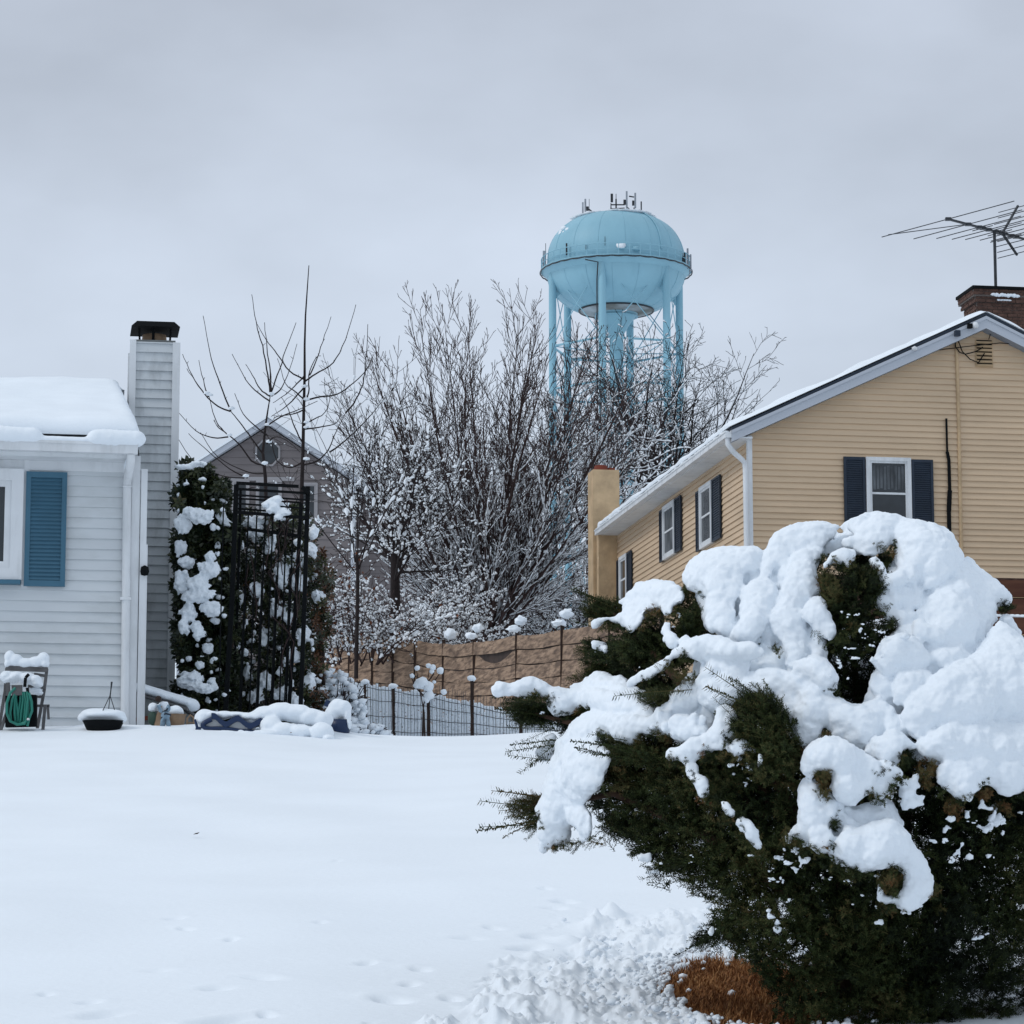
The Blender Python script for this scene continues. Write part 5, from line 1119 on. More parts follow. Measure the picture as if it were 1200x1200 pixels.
# ------------------------------------------------------------ the big yew in front
BPX, BPY = 1010, 930
def bd(px, py, off=0.0):
    dx = (px-BPX)/345; dy = (py-BPY)/375; return 11.5-.95*math.sqrt(max(.02, 1-dx*dx-dy*dy))+off
def yew_templates(n_t=4):
    out = []; rnd = random.Random(4)
    for t in range(n_t):
        quads = []; ti = []
        def needle(b, ax, side, ln, wd):
            d = (ax*.55+side*.85).normalized(); wv = d.cross(ax).normalized()*wd/2+ax*0
            quads.append([b, b+d*ln*.45+wv, b+d*ln, b+d*ln*.45-wv]); 
        def shoot(b, ax, ln, full=True):
            ax = ax.normalized(); s0 = ax.orthogonal().normalized(); s1 = ax.cross(s0); n = int(ln/.0036); bend = Vector((rnd.gauss(0, .1), rnd.gauss(0, .1), rnd.gauss(0, .1)))
            for i in range(n):
                f = i/n; p = b+ax*ln*f+bend*ln*f*f*.6; a = i*2.4+rnd.gauss(0, .3); L_ = .0225*(1-.30*f)*rnd.uniform(.8, 1.15)*(.6+.4*min(1, f*6+.3))
                needle(p, ax, s0*math.cos(a)+s1*math.sin(a), L_, .0052)
            for k in range(3):     # stem as a three sided sliver
                a = 2*math.pi*k/3; b_ = 2*math.pi*(k+1)/3; r = .0016; e = b+ax*ln*.95+bend*ln*.6
                quads.append([b+(s0*math.cos(a)+s1*math.sin(a))*r, b+(s0*math.cos(b_)+s1*math.sin(b_))*r, e+(s0*math.cos(b_)+s1*math.sin(b_))*r*.4, e+(s0*math.cos(a)+s1*math.sin(a))*r*.4])
        T = .19; A = Vector((0, 0, 1)); shoot(Vector((0, 0, T*.45)), A, T*.55)
        for i in range(7):
            z = T*(.05+.75*i/7); a = (0 if i % 2 else math.pi)+rnd.gauss(0, .6); ang = R(rnd.uniform(32, 52)); ax = Vector((math.sin(ang)*math.cos(a), math.sin(ang)*math.sin(a), math.cos(ang))); shoot(Vector((0, 0, z)), ax, rnd.uniform(.05, .085)*(1-.3*i/7))
        out.append(np.array([[tuple(v) for v in q] for q in quads]).reshape(-1, 3))
    return out
YT = yew_templates()
def single_shoot_template():
    quads = []; rnd = random.Random(9); ln = .17; A = Vector((0, 0, 1)); n = 44
    for i in range(n):
        f = i/n; p = A*ln*f; a = (0 if i % 2 else math.pi)+rnd.gauss(0, .55); sd = Vector((math.cos(a), math.sin(a), 0)); d = (A*.35+sd*.9).normalized(); L_ = .025*rnd.uniform(.7, 1.1)*(1-.2*f); wv = d.cross(A).normalized()*.0038
        quads.append([p, p+d*L_*.45+wv, p+d*L_, p+d*L_*.45-wv])
    for k in range(4):
        a = math.pi/2*k; b_ = a+math.pi/2; r = .0018; quads.append([Vector((r*math.cos(a), r*math.sin(a), 0)), Vector((r*math.cos(b_), r*math.sin(b_), 0)), Vector((r*.5*math.cos(b_), r*.5*math.sin(b_), ln)), Vector((r*.5*math.cos(a), r*.5*math.sin(a), ln))])
    return np.array([[tuple(v) for v in q] for q in quads]).reshape(-1, 3)
YT.append(single_shoot_template())
class Sprays:
    def __init__(s): s.items = [[] for _ in YT]
    def add(s, tip, d, tint, sc=1.0, t=None, rnd=random):
        t = rnd.randrange(4) if t is None else t; d = Vector(d).normalized(); ln = (.19 if t < 4 else .17)*sc
        q = Vector((0, 0, 1)).rotation_difference(d) @ Quaternion((0, 0, 1), rnd.random()*6.28); base = Vector(tip)-d*ln; s.items[t].append((q.to_matrix(), base, sc, tint))
    def build(s, name, parent):
        Vs = []; Ts = []
        for t, it in enumerate(s.items):
            if not it: continue
            M = np.array([[list(r) for r in i[0]] for i in it]); B = np.array([tuple(i[1]) for i in it]); S = np.array([i[2] for i in it]); tt = np.array([i[3] for i in it]); tp = YT[t]
            V = np.einsum('mij,vj->mvi', M, tp)*S[:, None, None]+B[:, None, :]; Vs.append(V.reshape(-1, 3))
            n4 = len(tp)//4; jt = np.clip(tt[:, None]+np.random.default_rng(t).normal(0, .10, (len(it), n4)), 0, 1); Ts.append(np.repeat(jt, 4, axis=1).reshape(-1))
        V = np.concatenate(Vs); return np_mesh(name, V, np.arange(len(V)).reshape(-1, 4), NEEDLE, parent, False, np.concatenate(Ts))
def in_poly(poly, x, y):
    c = False; j = len(poly)-1
    for i in range(len(poly)):
        xi, yi = poly[i]; xj, yj = poly[j]
        if (yi > y) != (yj > y) and x < (xj-xi)*(y-yi)/(yj-yi)+xi: c = not c
        j = i
    return c
def yew():
    rnd = random.Random(2); b = P(1040, 1230, 11.4); b.z = G(b.x, b.y); root = empty('yew_bush', b, 0, 'big spreading yew bush weighed down with thick mounds of snow in the foreground', 'bush')
    sp = Sprays(); C = P(1010, 1080, 11.55)
    W = lambda px, py, Y: P(px, py, Y)-b
    dark = [(690, 868), (735, 852), (800, 872), (850, 850), (905, 820), (945, 850), (945, 930), (1000, 1000), (1100, 1000), (1090, 930), (1140, 915), (1260, 905), (1300, 1230), (935, 1230), (905, 1165), (862, 1118), (835, 1085), (815, 1055), (775, 1020), (757, 1005), (735, 985), (705, 965), (692, 935)]
    k = 0
    while k < 3000:
        x = rnd.uniform(690, 1300); y = rnd.uniform(820, 1230)
        if not in_poly(dark, x+rnd.gauss(0, 5), y+rnd.gauss(0, 5)): continue
        k += 1; dep = abs(rnd.gauss(0, .14))+.0; n_ = mn.noise(Vector((x*.02, y*.02, 1)))
        Y = bd(x, y, dep+.14*n_+.03); p = W(x, y, Y); out = (p+b-C).normalized()
        d = Vector((out.x*.9+rnd.gauss(0, .35), -.75+rnd.gauss(0, .35), .15+out.z*.35+rnd.gauss(0, .4)))
        if x < 840: d.x -= .5
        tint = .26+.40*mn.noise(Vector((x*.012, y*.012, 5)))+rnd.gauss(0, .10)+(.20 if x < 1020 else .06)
        sp.add(p, d, min(.72, max(0, tint)), rnd.uniform(.55, .9), rnd=rnd)
    # the inside and back of the bush, seen through chinks in the snow
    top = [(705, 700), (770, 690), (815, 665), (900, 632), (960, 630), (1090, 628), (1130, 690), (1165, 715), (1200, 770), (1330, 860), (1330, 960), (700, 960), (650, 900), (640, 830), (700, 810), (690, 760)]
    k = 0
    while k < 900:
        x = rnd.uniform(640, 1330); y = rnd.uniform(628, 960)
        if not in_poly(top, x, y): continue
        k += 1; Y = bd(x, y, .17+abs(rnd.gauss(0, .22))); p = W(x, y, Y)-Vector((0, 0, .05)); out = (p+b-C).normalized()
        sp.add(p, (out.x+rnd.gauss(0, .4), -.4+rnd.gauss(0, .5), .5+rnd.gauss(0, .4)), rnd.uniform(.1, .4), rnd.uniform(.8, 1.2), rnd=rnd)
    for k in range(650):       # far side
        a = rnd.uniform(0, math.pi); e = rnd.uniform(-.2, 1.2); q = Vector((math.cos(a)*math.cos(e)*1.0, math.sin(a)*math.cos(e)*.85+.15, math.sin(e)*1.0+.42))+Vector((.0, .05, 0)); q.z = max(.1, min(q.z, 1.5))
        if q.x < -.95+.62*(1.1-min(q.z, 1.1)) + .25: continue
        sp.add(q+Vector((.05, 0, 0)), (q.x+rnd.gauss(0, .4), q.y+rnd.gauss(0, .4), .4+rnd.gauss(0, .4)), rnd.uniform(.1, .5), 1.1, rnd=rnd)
    # tufts that push through the snow: px, py, rx, ry, offset, direction (x, y, z), n, tint, size
    for cx, cy, rx, ry, off, d, n, ti, sc in [
        (1000, 700, 40, 45, -.06, (0, -1, .5), 75, .30, .55), (972, 690, 18, 26, -.10, (-.5, -1, .4), 30, .62, .5), (1025, 680, 22, 26, -.10, (.3, -1, .7), 34, .34, .5), (1000, 745, 34, 30, -.02, (0, -1, .1), 45, .35, .6), (1048, 735, 14, 16, 0, (.3, -1, 0), 10, .3, .5),
        (884, 835, 38, 40, -.12, (-.7, -.6, .7), 70, .42, .7), (905, 880, 36, 34, -.10, (-.3, -.9, .3), 60, .45, .7), (850, 905, 40, 26, -.06, (-.5, -.9, .2), 50, .5, .65), (800, 915, 34, 22, -.05, (-.7, -.8, .1), 36, .5, .65),
        (760, 757, 52, 28, .0, (-.5, -.8, .1), 95, .40, .7), (808, 730, 18, 44, -.04, (.1, -.9, .5), 55, .42, .6), (805, 692, 16, 10, -.04, (.4, -.6, .7), 12, .6, .5), (735, 770, 45, 20, .02, (-.8, -.6, -.1), 45, .42, .7), (745, 800, 30, 18, .05, (-.6, -.8, 0), 25, .25, .7),
        (700, 708, 26, 15, .03, (-.8, -.4, .5), 60, .48, .7), (690, 765, 20, 20, .03, (-.9, -.5, .1), 40, .42, .65), (695, 787, 20, 12, .04, (-.9, -.5, 0), 26, .40, .6), (668, 838, 30, 12, -.04, (-.6, -.8, -.2), 30, .42, .5), (612, 838, 26, 14, -.03, (-.9, -.5, -.1), 40, .42, .5), (825, 725, 10, 28, .0, (.6, -.7, .3), 14, .5, .5), (675, 800, 26, 12, .12, (-.9, -.3, .1), 12, .45, .7),
        (628, 838, 38, 16, .0, (-.8, -.5, -.15), 60, .32, .62), (670, 848, 24, 14, .0, (-.5, -.7, -.1), 34, .3, .6), (600, 828, 20, 8, .0, (-1, -.3, -.1), 20, .4, .5),
        (612, 948, 24, 18, -.02, (-.9, -.3, -.1), 46, .66, .55), (622, 968, 14, 12, -.02, (-.6, -.4, -.5), 16, .6, .5), (775, 815, 36, 14, -.06, (-.8, -.7, .0), 40, .44, .55), (800, 790, 16, 10, -.12, (-.5, -.9, .5), 14, .62, .45), (845, 840, 14, 14, -.02, (-.2, -1, .3), 12, .5, .5),
        (745, 882, 34, 14, -.10, (-.7, -.7, .2), 36, .42, .6), (815, 880, 44, 14, -.04, (-.3, -.9, .3), 40, .34, .6), (715, 875, 14, 12, -.10, (-.8, -.5, .3), 14, .45, .5),
        (965, 907, 17, 17, -.18, (-.1, -1, .3), 34, .78, .36), (967, 930, 13, 11, -.17, (0, -1, -.3), 16, .75, .34), (968, 857, 13, 6, -.06, (0, -.7, .8), 10, .78, .35), (1062, 886, 13, 14, -.10, (-.2, -1, .5), 22, .35, .38), (1088, 902, 14, 20, -.12, (.1, -1, .3), 30, .78, .38), (1120, 942, 14, 14, -.10, (.1, -1, .3), 22, .85, .36), (1154, 925, 11, 12, -.12, (.1, -1, .4), 18, .85, .34), (1178, 945, 16, 9, -.06, (0, -1, .1), 14, .8, .35), (1188, 903, 7, 7, -.06, (0, -1, .3), 6, .5, .35),
        (1044, 1030, 18, 20, -.20, (0, -1, .2), 34, .66, .4), (1000, 1018, 22, 12, -.14, (0, -1, .1), 22, .5, .45), (930, 980, 18, 12, -.10, (-.4, -1, .3), 20, .6, .45), (980, 960, 8, 16, -.16, (.2, -1, .2), 12, .4, .38), (1015, 952, 22, 14, -.05, (0, -1, 0), 16, .35, .5),
        (1040, 655, 14, 20, .13, (0, -.8, .6), 40, .3, .6), (1010, 650, 30, 12, .15, (0, -.8, .6), 40, .25, .6), (985, 655, 8, 6, -.02, (-.2, -.8, .6), 6, .6, .35), (1042, 662, 8, 12, -.02, (.1, -1, .3), 8, .5, .38), (890, 752, 5, 9, .06, (0, -1, .2), 6, .3, .4), (911, 760, 8, 6, -.02, (0, -1, .3), 6, .6, .35), (997, 732, 8, 8, -.02, (-.4, -1, .2), 7, .65, .35), (1080, 682, 6, 5, .02, (0, -1, .2), 4, .6, .3),
        (840, 1095, 30, 18, .10, (-.7, -.6, -.4), 26, .3, .7), (815, 1105, 18, 10, .10, (-.8, -.5, -.5), 12, .3, .6), (785, 1010, 22, 12, .05, (-.8, -.5, -.2), 22, .4, .6), (765, 1020, 12, 7, .05, (-1, -.3, -.3), 8, .4, .5), (720, 975, 26, 10, .05, (-.7, -.5, -.6), 22, .3, .6), (760, 1000, 30, 12, .05, (-.5, -.6, -.5), 24, .35, .6), (1105, 1065, 8, 6, -.05, (.3, -1, 0), 6, .6, .35), (1186, 710, 6, 12, .0, (.4, -.8, .2), 6, .3, .4)]:
        for i in range(n):
            a = rnd.random()*6.28; r = math.sqrt(rnd.random()); x = cx+rx*r*math.cos(a); y = cy+ry*r*math.sin(a)
            dd = Vector(d)+Vector((math.cos(a)*r*.5, 0, -math.sin(a)*r*.5))+Vector((rnd.gauss(0, .22), rnd.gauss(0, .2), rnd.gauss(0, .22)))
            if i == 0 and cx > 860 and cy < 1060: off -= .07
            if i == 0 and (cx, cy) in ((775, 815), (800, 790), (845, 840), (745, 882), (815, 880), (715, 875), (884, 835), (905, 880)): off -= .07; ti += .06
            sp.add(W(x, y, bd(cx, cy, off+.10*r*r+rnd.uniform(0, .08))), dd, min(1, max(0, ti+rnd.gauss(0, .10))), sc*rnd.uniform(.8, 1.15), rnd=rnd)
    # single twigs with bare looking tips: base -> tip
    for (x0, y0, x1, y1, off, ti) in [(655, 870, 597, 871, -.02, .5), (652, 892, 592, 883, -.02, .5), (655, 882, 607, 912, -.02, .5), (662, 872, 613, 900, 0, .45), (640, 945, 565, 935, 0, .7), (635, 958, 560, 968, 0, .7), (640, 938, 577, 928, 0, .65), (632, 958, 592, 980, 0, .6), (640, 960, 622, 981, 0, .5), (640, 950, 583, 948, 0, .7),
        (650, 828, 580, 818, 0, .4), (655, 835, 576, 826, 0, .4), (650, 845, 595, 842, 0, .4), (650, 850, 610, 862, 0, .35), (730, 880, 665, 868, -.12, .45), (730, 886, 676, 880, -.12, .45), (735, 875, 690, 862, -.12, .45),
        (885, 825, 830, 788, -.14, .6), (885, 835, 825, 806, -.14, .6), (890, 820, 850, 789, -.14, .6), (900, 830, 868, 792, -.14, .5), (915, 840, 888, 800, -.14, .5), (870, 845, 833, 820, -.14, .55), (920, 850, 905, 812, -.12, .4), (800, 812, 742, 816, -.10, .55), (795, 806, 722, 810, -.1, .5), (790, 795, 765, 775, -.1, .6), (720, 712, 668, 690, .06, .5), (725, 715, 672, 686, .06, .5), (715, 722, 676, 705, .06, .4), (700, 735, 670, 727, .06, .4),
        (850, 1095, 796, 1118, .08, .35), (845, 1100, 812, 1120, .08, .35), (800, 1015, 752, 1026, .05, .4), (730, 985, 700, 965, 0, .4), (935, 860, 915, 828, -.1, .4)]:
        for j in range(2):
            jx, jy = rnd.gauss(0, 2.5), rnd.gauss(0, 2.5); Y = bd(x0, y0, off+rnd.uniform(-.02, .02)); A_ = W(x0+jx, y0+jy, Y); B_ = W(x1+jx*1.4, y1+jy*1.4, Y-.01); sc = (B_-A_).length/.17
            if j == 0 or rnd.random() < .6: sp.add(B_ if j == 0 else A_.lerp(B_, rnd.uniform(.75, .95)), B_-A_+Vector((rnd.gauss(0, .008), rnd.gauss(0, .02), rnd.gauss(0, .012))), ti+rnd.gauss(0, .08), max(.55, min(1.3, sc)), 4, rnd)
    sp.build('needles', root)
    # trunks and limbs
    m = MB(); base = Vector((0, .05, -.15))
    for x, y, off in ((1000, 760, .35), (930, 740, .4), (870, 760, .38), (1080, 750, .4), (1150, 830, .35), (1200, 900, .3), (1050, 950, .4), (860, 930, .35), (920, 1000, .35)):
        p1 = W(x, y, bd(x, y, off)); m.tube([base+Vector((rnd.gauss(0, .08), rnd.gauss(0, .05), 0)), base.lerp(p1, .35)+Vector((rnd.gauss(0, .04), .1, .0)), base.lerp(p1, .7)+Vector((0, .05, .03)), p1], [.045, .032, .022, .010], 8)
    for pts in ([(930, 1050), (830, 980), (720, 930), (640, 945)], [(920, 1000), (800, 900), (700, 855), (600, 830)], [(920, 960), (840, 850), (770, 770), (712, 712)], [(900, 960), (820, 880), (700, 880), (650, 885)], [(960, 1000), (900, 900), (870, 830), (850, 800)], [(930, 900), (860, 820), (790, 800)]):
        m.tube([W(x, y, bd(x, y, .10+.12*(1-i/3))) for i, (x, y) in enumerate(pts)], [.03, .02, .013, .005][:len(pts)], 7)
    m.build('branches', BARKY, root)
    # ---- snow mounds: px, py, rx, ry, rotation, depth offset
    M = [  # outline of each mound, depth offset, greatest thickness
        ([(800,673),(808,658),(822,648),(842,642),(872,640),(887,641),(897,646),(893,656),(887,668),(872,672),(871,686),(866,697),(860,706),(861,722),(858,736),(851,744),(840,742),(828,742),(826,728),(825,710),(829,700),(818,695),(805,689),(800,683)], -.02, 24),
        ([(872,686),(884,678),(900,677),(911,686),(912,697),(905,710),(903,724),(895,740),(883,753),(867,755),(854,748),(863,737),(868,724),(867,715),(868,700)], .0, 20),
        ([(896,648),(901,636),(908,625),(922,617),(945,611),(965,612),(985,616),(981,624),(972,634),(965,640),(950,642),(935,645),(928,651),(923,659),(906,668),(904,674),(896,679),(888,677),(893,662)], -.01, 22),
        ([(930,649),(950,642),(966,640),(960,655),(955,665),(958,680),(962,696),(950,705),(941,712),(943,730),(946,745),(945,765),(936,774),(930,783),(918,780),(921,766),(917,752),(905,742),(903,727),(907,712),(914,700),(916,688),(922,672),(924,660)], .01, 22),
        ([(941,712),(950,702),(962,697),(968,705),(975,725),(980,745),(972,750),(960,745),(950,735),(943,725)], -.03, 16),
        ([(965,663),(975,647),(988,642),(1002,645),(1003,650),(998,658),(995,667),(988,660),(978,658),(967,666)], -.10, 10),
        ([(993,618),(997,608),(1013,602),(1037,601),(1060,606),(1092,611),(1110,622),(1121,635),(1129,650),(1127,664),(1116,673),(1107,681),(1098,690),(1080,690),(1065,680),(1052,674),(1050,660),(1048,642),(1042,638),(1036,646),(1024,650),(1012,652),(1003,645),(990,640),(985,634),(1002,627)], -.03, 28),
        ([(950,640),(965,622),(990,612),(1010,606),(1020,625),(1012,650),(985,648),(960,652)], .10, 20),
        ([(1017,655),(1027,652),(1035,662),(1038,675),(1050,670),(1062,660),(1078,668),(1074,680),(1060,684),(1045,691),(1036,688),(1032,675),(1025,668)], -.05, 13),
        ([(1028,690),(1045,692),(1062,685),(1080,683),(1085,700),(1080,712),(1060,712),(1045,714),(1032,716),(1024,708)], .02, 14),
        ([(1078,668),(1092,670),(1107,682),(1120,678),(1130,662),(1140,675),(1143,700),(1148,730),(1145,752),(1138,766),(1120,758),(1100,765),(1092,755),(1078,745),(1070,738),(1075,722),(1082,712),(1085,700),(1082,684)], .02, 26),
        ([(1036,716),(1060,712),(1082,714),(1090,730),(1072,738),(1058,736),(1048,728),(1038,726)], .03, 12),
        ([(1070,728),(1080,724),(1090,732),(1105,738),(1112,750),(1098,756),(1080,750),(1070,742)], -.03, 12),
        ([(1128,650),(1142,657),(1147,666),(1162,676),(1180,694),(1185,702),(1182,712),(1172,708),(1164,712),(1164,724),(1160,736),(1150,746),(1146,758),(1140,745),(1146,720),(1142,690),(1132,668)], .06, 20),
        ([(1172,722),(1184,722),(1190,733),(1198,740),(1197,748),(1183,738),(1174,732)], .05, 8),
        ([(1030,760),(1038,748),(1055,744),(1070,747),(1083,755),(1092,770),(1090,782),(1075,784),(1060,782),(1050,788),(1040,790),(1030,785),(1022,775)], -.03, 18),
        ([(1050,790),(1062,784),(1080,785),(1096,787),(1090,800),(1075,812),(1062,825),(1052,828),(1046,822),(1047,805)], -.02, 17),
        ([(1022,790),(1035,788),(1048,795),(1046,815),(1042,826),(1030,818),(1020,808)], .02, 10),
        ([(1083,755),(1100,760),(1122,757),(1140,766),(1138,775),(1118,785),(1100,790),(1090,782)], .0, 16),
        ([(1171,727),(1160,738),(1150,752),(1140,768),(1120,778),(1100,787),(1088,800),(1070,812),(1060,825),(1057,840),(1062,855),(1072,868),(1085,862),(1110,855),(1140,855),(1180,860),(1220,860),(1260,840),(1270,800),(1240,770),(1210,758),(1190,742)], -.05, 34),
        ([(1072,872),(1090,858),(1112,848),(1150,846),(1200,846),(1260,836),(1310,870),(1310,905),(1250,905),(1200,905),(1160,905),(1120,910),(1106,900),(1098,890),(1080,885)], -.07, 24),
        ([(1100,895),(1130,885),(1170,888),(1210,885),(1260,880),(1310,890),(1335,900),(1318,945),(1296,910),(1270,950),(1240,915),(1215,938),(1200,925),(1188,930),(1175,932),(1162,920),(1150,918),(1143,928),(1138,941),(1125,937),(1110,925),(1098,918)], -.10, 18),
        ([(875,790),(890,783),(915,785),(935,788),(950,800),(965,812),(985,818),(1000,826),(1016,824),(1028,816),(1045,828),(1056,842),(1060,858),(1066,866),(1052,868),(1035,875),(1022,872),(1010,880),(1000,880),(985,868),(965,865),(950,868),(940,874),(930,862),(922,845),(912,828),(905,815),(893,808),(882,800)], -.01, 26),
        ([(930,775),(945,772),(965,772),(975,780),(982,792),(980,805),(975,812),(962,806),(952,800),(942,794),(930,790)], -.03, 12),
        ([(1012,880),(1025,866),(1045,856),(1060,862),(1072,874),(1068,884),(1056,882),(1052,897),(1035,895),(1020,890)], -.06, 13),
        ([(937,900),(940,885),(950,870),(967,864),(987,865),(1010,877),(1030,892),(1032,905),(1026,915),(1025,927),(1007,936),(1002,947),(987,940),(972,925),(955,914),(940,907)], -.13, 26),
        ([(1026,893),(1040,893),(1055,903),(1053,912),(1044,915),(1044,925),(1035,935),(1028,940),(1023,925),(1030,908)], -.11, 11),
        ([(942,910),(955,916),(965,925),(975,935),(985,940),(990,955),(985,970),(975,975),(972,985),(966,1000),(960,1000),(952,988),(945,985),(935,980),(928,988),(921,990),(918,982),(925,972),(935,965),(933,955),(938,948),(935,935),(937,920)], -.10, 20),
        ([(948,975),(955,968),(970,968),(976,978),(972,990),(968,1002),(960,998),(950,990)], -.15, 11),
        ([(970,1002),(980,985),(988,965),(1005,972),(1022,965),(1040,960),(1050,962),(1062,975),(1072,990),(1085,1007),(1094,1030),(1094,1047),(1085,1057),(1075,1062),(1060,1066),(1050,1065),(1050,1055),(1060,1040),(1060,1025),(1050,1015),(1035,1015),(1010,1022),(1000,1015),(975,1013)], -.13, 22),
        ([(980,945),(995,945),(1003,955),(1010,968),(1000,985),(985,990),(976,975)], -.07, 14),
        ([(1030,1035),(1036,1035),(1036,1048),(1050,1052),(1052,1058),(1040,1060),(1027,1055),(1028,1050)], -.12, 7),
        ([(734,804),(736,798),(746,790),(764,780),(780,770),(796,758),(812,746),(826,742),(844,744),(860,752),(880,754),(894,760),(896,768),(880,774),(860,776),(830,772),(818,775),(808,770),(798,767),(788,771),(782,781),(772,788),(760,796),(746,802),(738,805)], -.06, 18),
        ([(826,770),(850,768),(875,772),(882,780),(874,788),(874,795),(888,792),(902,790),(912,800),(905,814),(890,814),(872,812),(864,822),(852,832),(846,846),(838,836),(830,830),(822,824),(815,815),(813,800),(820,790),(820,778)], -.02, 24),
        ([(842,831),(840,845),(833,858),(823,865),(810,868),(798,876),(787,877),(782,883),(785,889),(798,890),(803,895),(812,893),(817,887),(828,882),(834,875),(847,878),(852,873),(860,860),(863,847),(860,835),(853,826)], -.11, 14),
        ([(805,895),(815,896),(818,908),(827,915),(831,925),(827,933),(820,933),(818,923),(812,912),(807,903)], -.12, 7),
        ([(850,880),(862,868),(872,866),(880,874),(886,878),(884,884),(876,880),(870,888),(866,894),(860,884)], -.12, 8),
        ([(887,880),(894,882),(894,892),(889,903),(886,900),(888,890)], -.17, 4),
        ([(843,937),(852,942),(862,952),(860,958),(853,955),(847,947)], -.15, 4), ([(864,957),(876,962),(886,973),(891,990),(888,998),(881,985),(873,974),(864,966)], -.15, 4),
        ([(576,808),(584,801),(597,802),(607,798),(622,796),(636,799),(647,805),(665,809),(678,806),(695,808),(720,812),(745,820),(762,830),(768,838),(758,842),(745,838),(720,836),(703,832),(688,827),(674,830),(663,836),(651,836),(645,828),(641,817),(630,812),(622,817),(611,813),(597,814),(582,815),(577,812)], -.02, 14),
        ([(666,803),(684,800),(700,788),(708,789),(716,794),(732,793),(736,804),(752,812),(768,824),(765,836),(745,830),(715,818),(690,812),(670,808)], .05, 12),
        ([(664,862),(672,850),(682,837),(700,835),(718,840),(750,840),(768,844),(780,848),(795,840),(804,838),(812,846),(826,853),(829,860),(812,867),(800,866),(785,859),(765,859),(748,857),(744,866),(738,873),(728,865),(714,858),(700,860),(690,868),(676,872)], -.05, 13),
        ([(784,812),(795,808),(802,796),(810,788),(816,798),(814,815),(818,828),(808,832),(796,834),(784,838),(774,836),(776,826),(788,822)], .0, 10),
        ([(690,838),(672,853),(659,862),(650,870),(651,883),(644,895),(643,906),(636,920),(634,933),(627,947),(631,964),(632,981),(642,991),(655,993),(665,989),(670,979),(668,970),(674,967),(678,975),(677,985),(682,991),(690,983),(694,972),(692,954),(684,943),(691,933),(706,922),(709,910),(714,895),(716,880),(703,876),(700,868),(705,850)], -.09, 26),
        ([(632,986),(642,988),(641,998),(637,1001),(633,996)], -.09, 4),
        ([(634,864),(645,860),(652,864),(650,872),(642,874),(634,870)], -.01, 6), ([(628,878),(640,874),(652,874),(648,886),(638,890),(630,884)], -.01, 7),
        ([(722,706),(730,700),(740,690),(748,682),(764,680),(784,681),(798,688),(802,698),(800,706),(788,710),(788,718),(780,721),(772,714),(757,715),(753,727),(746,738),(738,744),(734,735),(724,731),(712,728),(702,736),(693,737),(693,729),(700,723),(720,722),(730,716),(729,710)], -.03, 18),
        ([(779,728),(785,730),(785,740),(791,745),(797,750),(792,759),(785,761),(780,750),(776,740)], -.06, 6), ([(692,752),(702,751),(712,756),(713,766),(704,763),(694,758)], -.02, 5), ([(797,748),(806,746),(812,752),(804,758),(797,755)], -.05, 5)]
    M += [([(815,692),(830,662),(880,652),(930,627),(960,640),(952,700),(950,760),(935,790),(880,805),(850,785),(845,750),(826,735)], .075, 20),
        ([(1030,690),(1045,650),(1100,640),(1130,660),(1165,690),(1172,720),(1150,760),(1110,790),(1090,830),(1040,870),(1020,850),(1010,828),(1024,790),(1040,752),(1052,735),(1046,712)], .07, 22),
        ([(880,790),(940,780),(965,812),(1005,834),(1025,820),(1050,840),(1070,870),(1110,850),(1200,850),(1300,850),(1300,900),(1200,905),(1110,905),(1065,888),(1010,892),(950,882),(925,865),(905,820)], .055, 22),
        ([(815,775),(850,772),(850,835),(838,862),(800,868),(775,856),(700,862),(690,846),(750,848),(790,840),(812,825)], .06, 13),
        ([(945,905),(1000,945),(1040,935),(1060,965),(1010,995),(960,992),(930,985),(950,960)], -.03, 16),
        ([(935,690),(955,697),(962,720),(968,750),(968,790),(955,800),(938,780)], .05, 14)]
    CH = [(876,679,5),(864,722,6),(925,657,3.5),(907,668,3.5),(916,694,3.5),(904,713,3.5),(889,757,4.5),(911,759,6),(921,785,5),(985,623,6),(975,634,4),(1042,656,7),(1048,640,4),(1062,683,4.5),(1080,683,4.5),(1056,712,5),(1072,718,6),(1086,728,5),(1167,720,5),(948,767,4),(840,742,3),(966,912,13),(1062,886,9),(1088,902,13),(1120,942,8),(1154,926,9),(1044,1030,12),(982,958,6),(1057,842,4),(1035,862,3),(935,822,2),(968,858,9),(950,735,4),(1010,892,3),(848,790,3),(892,775,4),(830,775,3),(780,800,6),(1000,903,2)]
    sp2 = Sprays(); polys = [m_[0] for m_ in M]
    for poly, off, rmax in M[:-6]:
        for i in range(len(poly)):
            (ax, ay), (bx, by) = poly[i], poly[(i+1) % len(poly)]; ln_ = math.hypot(bx-ax, by-ay); n_ = int(ln_/7+rnd.random())
            for q in range(n_):
                t = rnd.random(); x, y = ax+(bx-ax)*t, ay+(by-ay)*t
                if rnd.random() < .45 or any(in_poly(p_, x, y+7) for p_ in polys) or not in_poly(poly, x, y-5): continue
                for _ in range(3 if rmax < 18 else 2):
                    dx = rnd.gauss(0, 3.5); dxy = -.6 if x < 850 else rnd.gauss(0, .4)
                    sp2.add(W(x+dx, y+rnd.uniform(1, 7), bd(x, y, off-min(rmax, 14)*.0022-.02+rnd.uniform(-.02, .02))), (dxy+rnd.gauss(0, .3), -.8, rnd.gauss(-.25, .35)), min(1, max(0, rnd.gauss(.5, .2))), rnd.uniform(.3, .52), rnd=rnd)
    sp2.build('needle_tips', root)
    s = MB(); r3 = random.Random(12); unit = 1/318
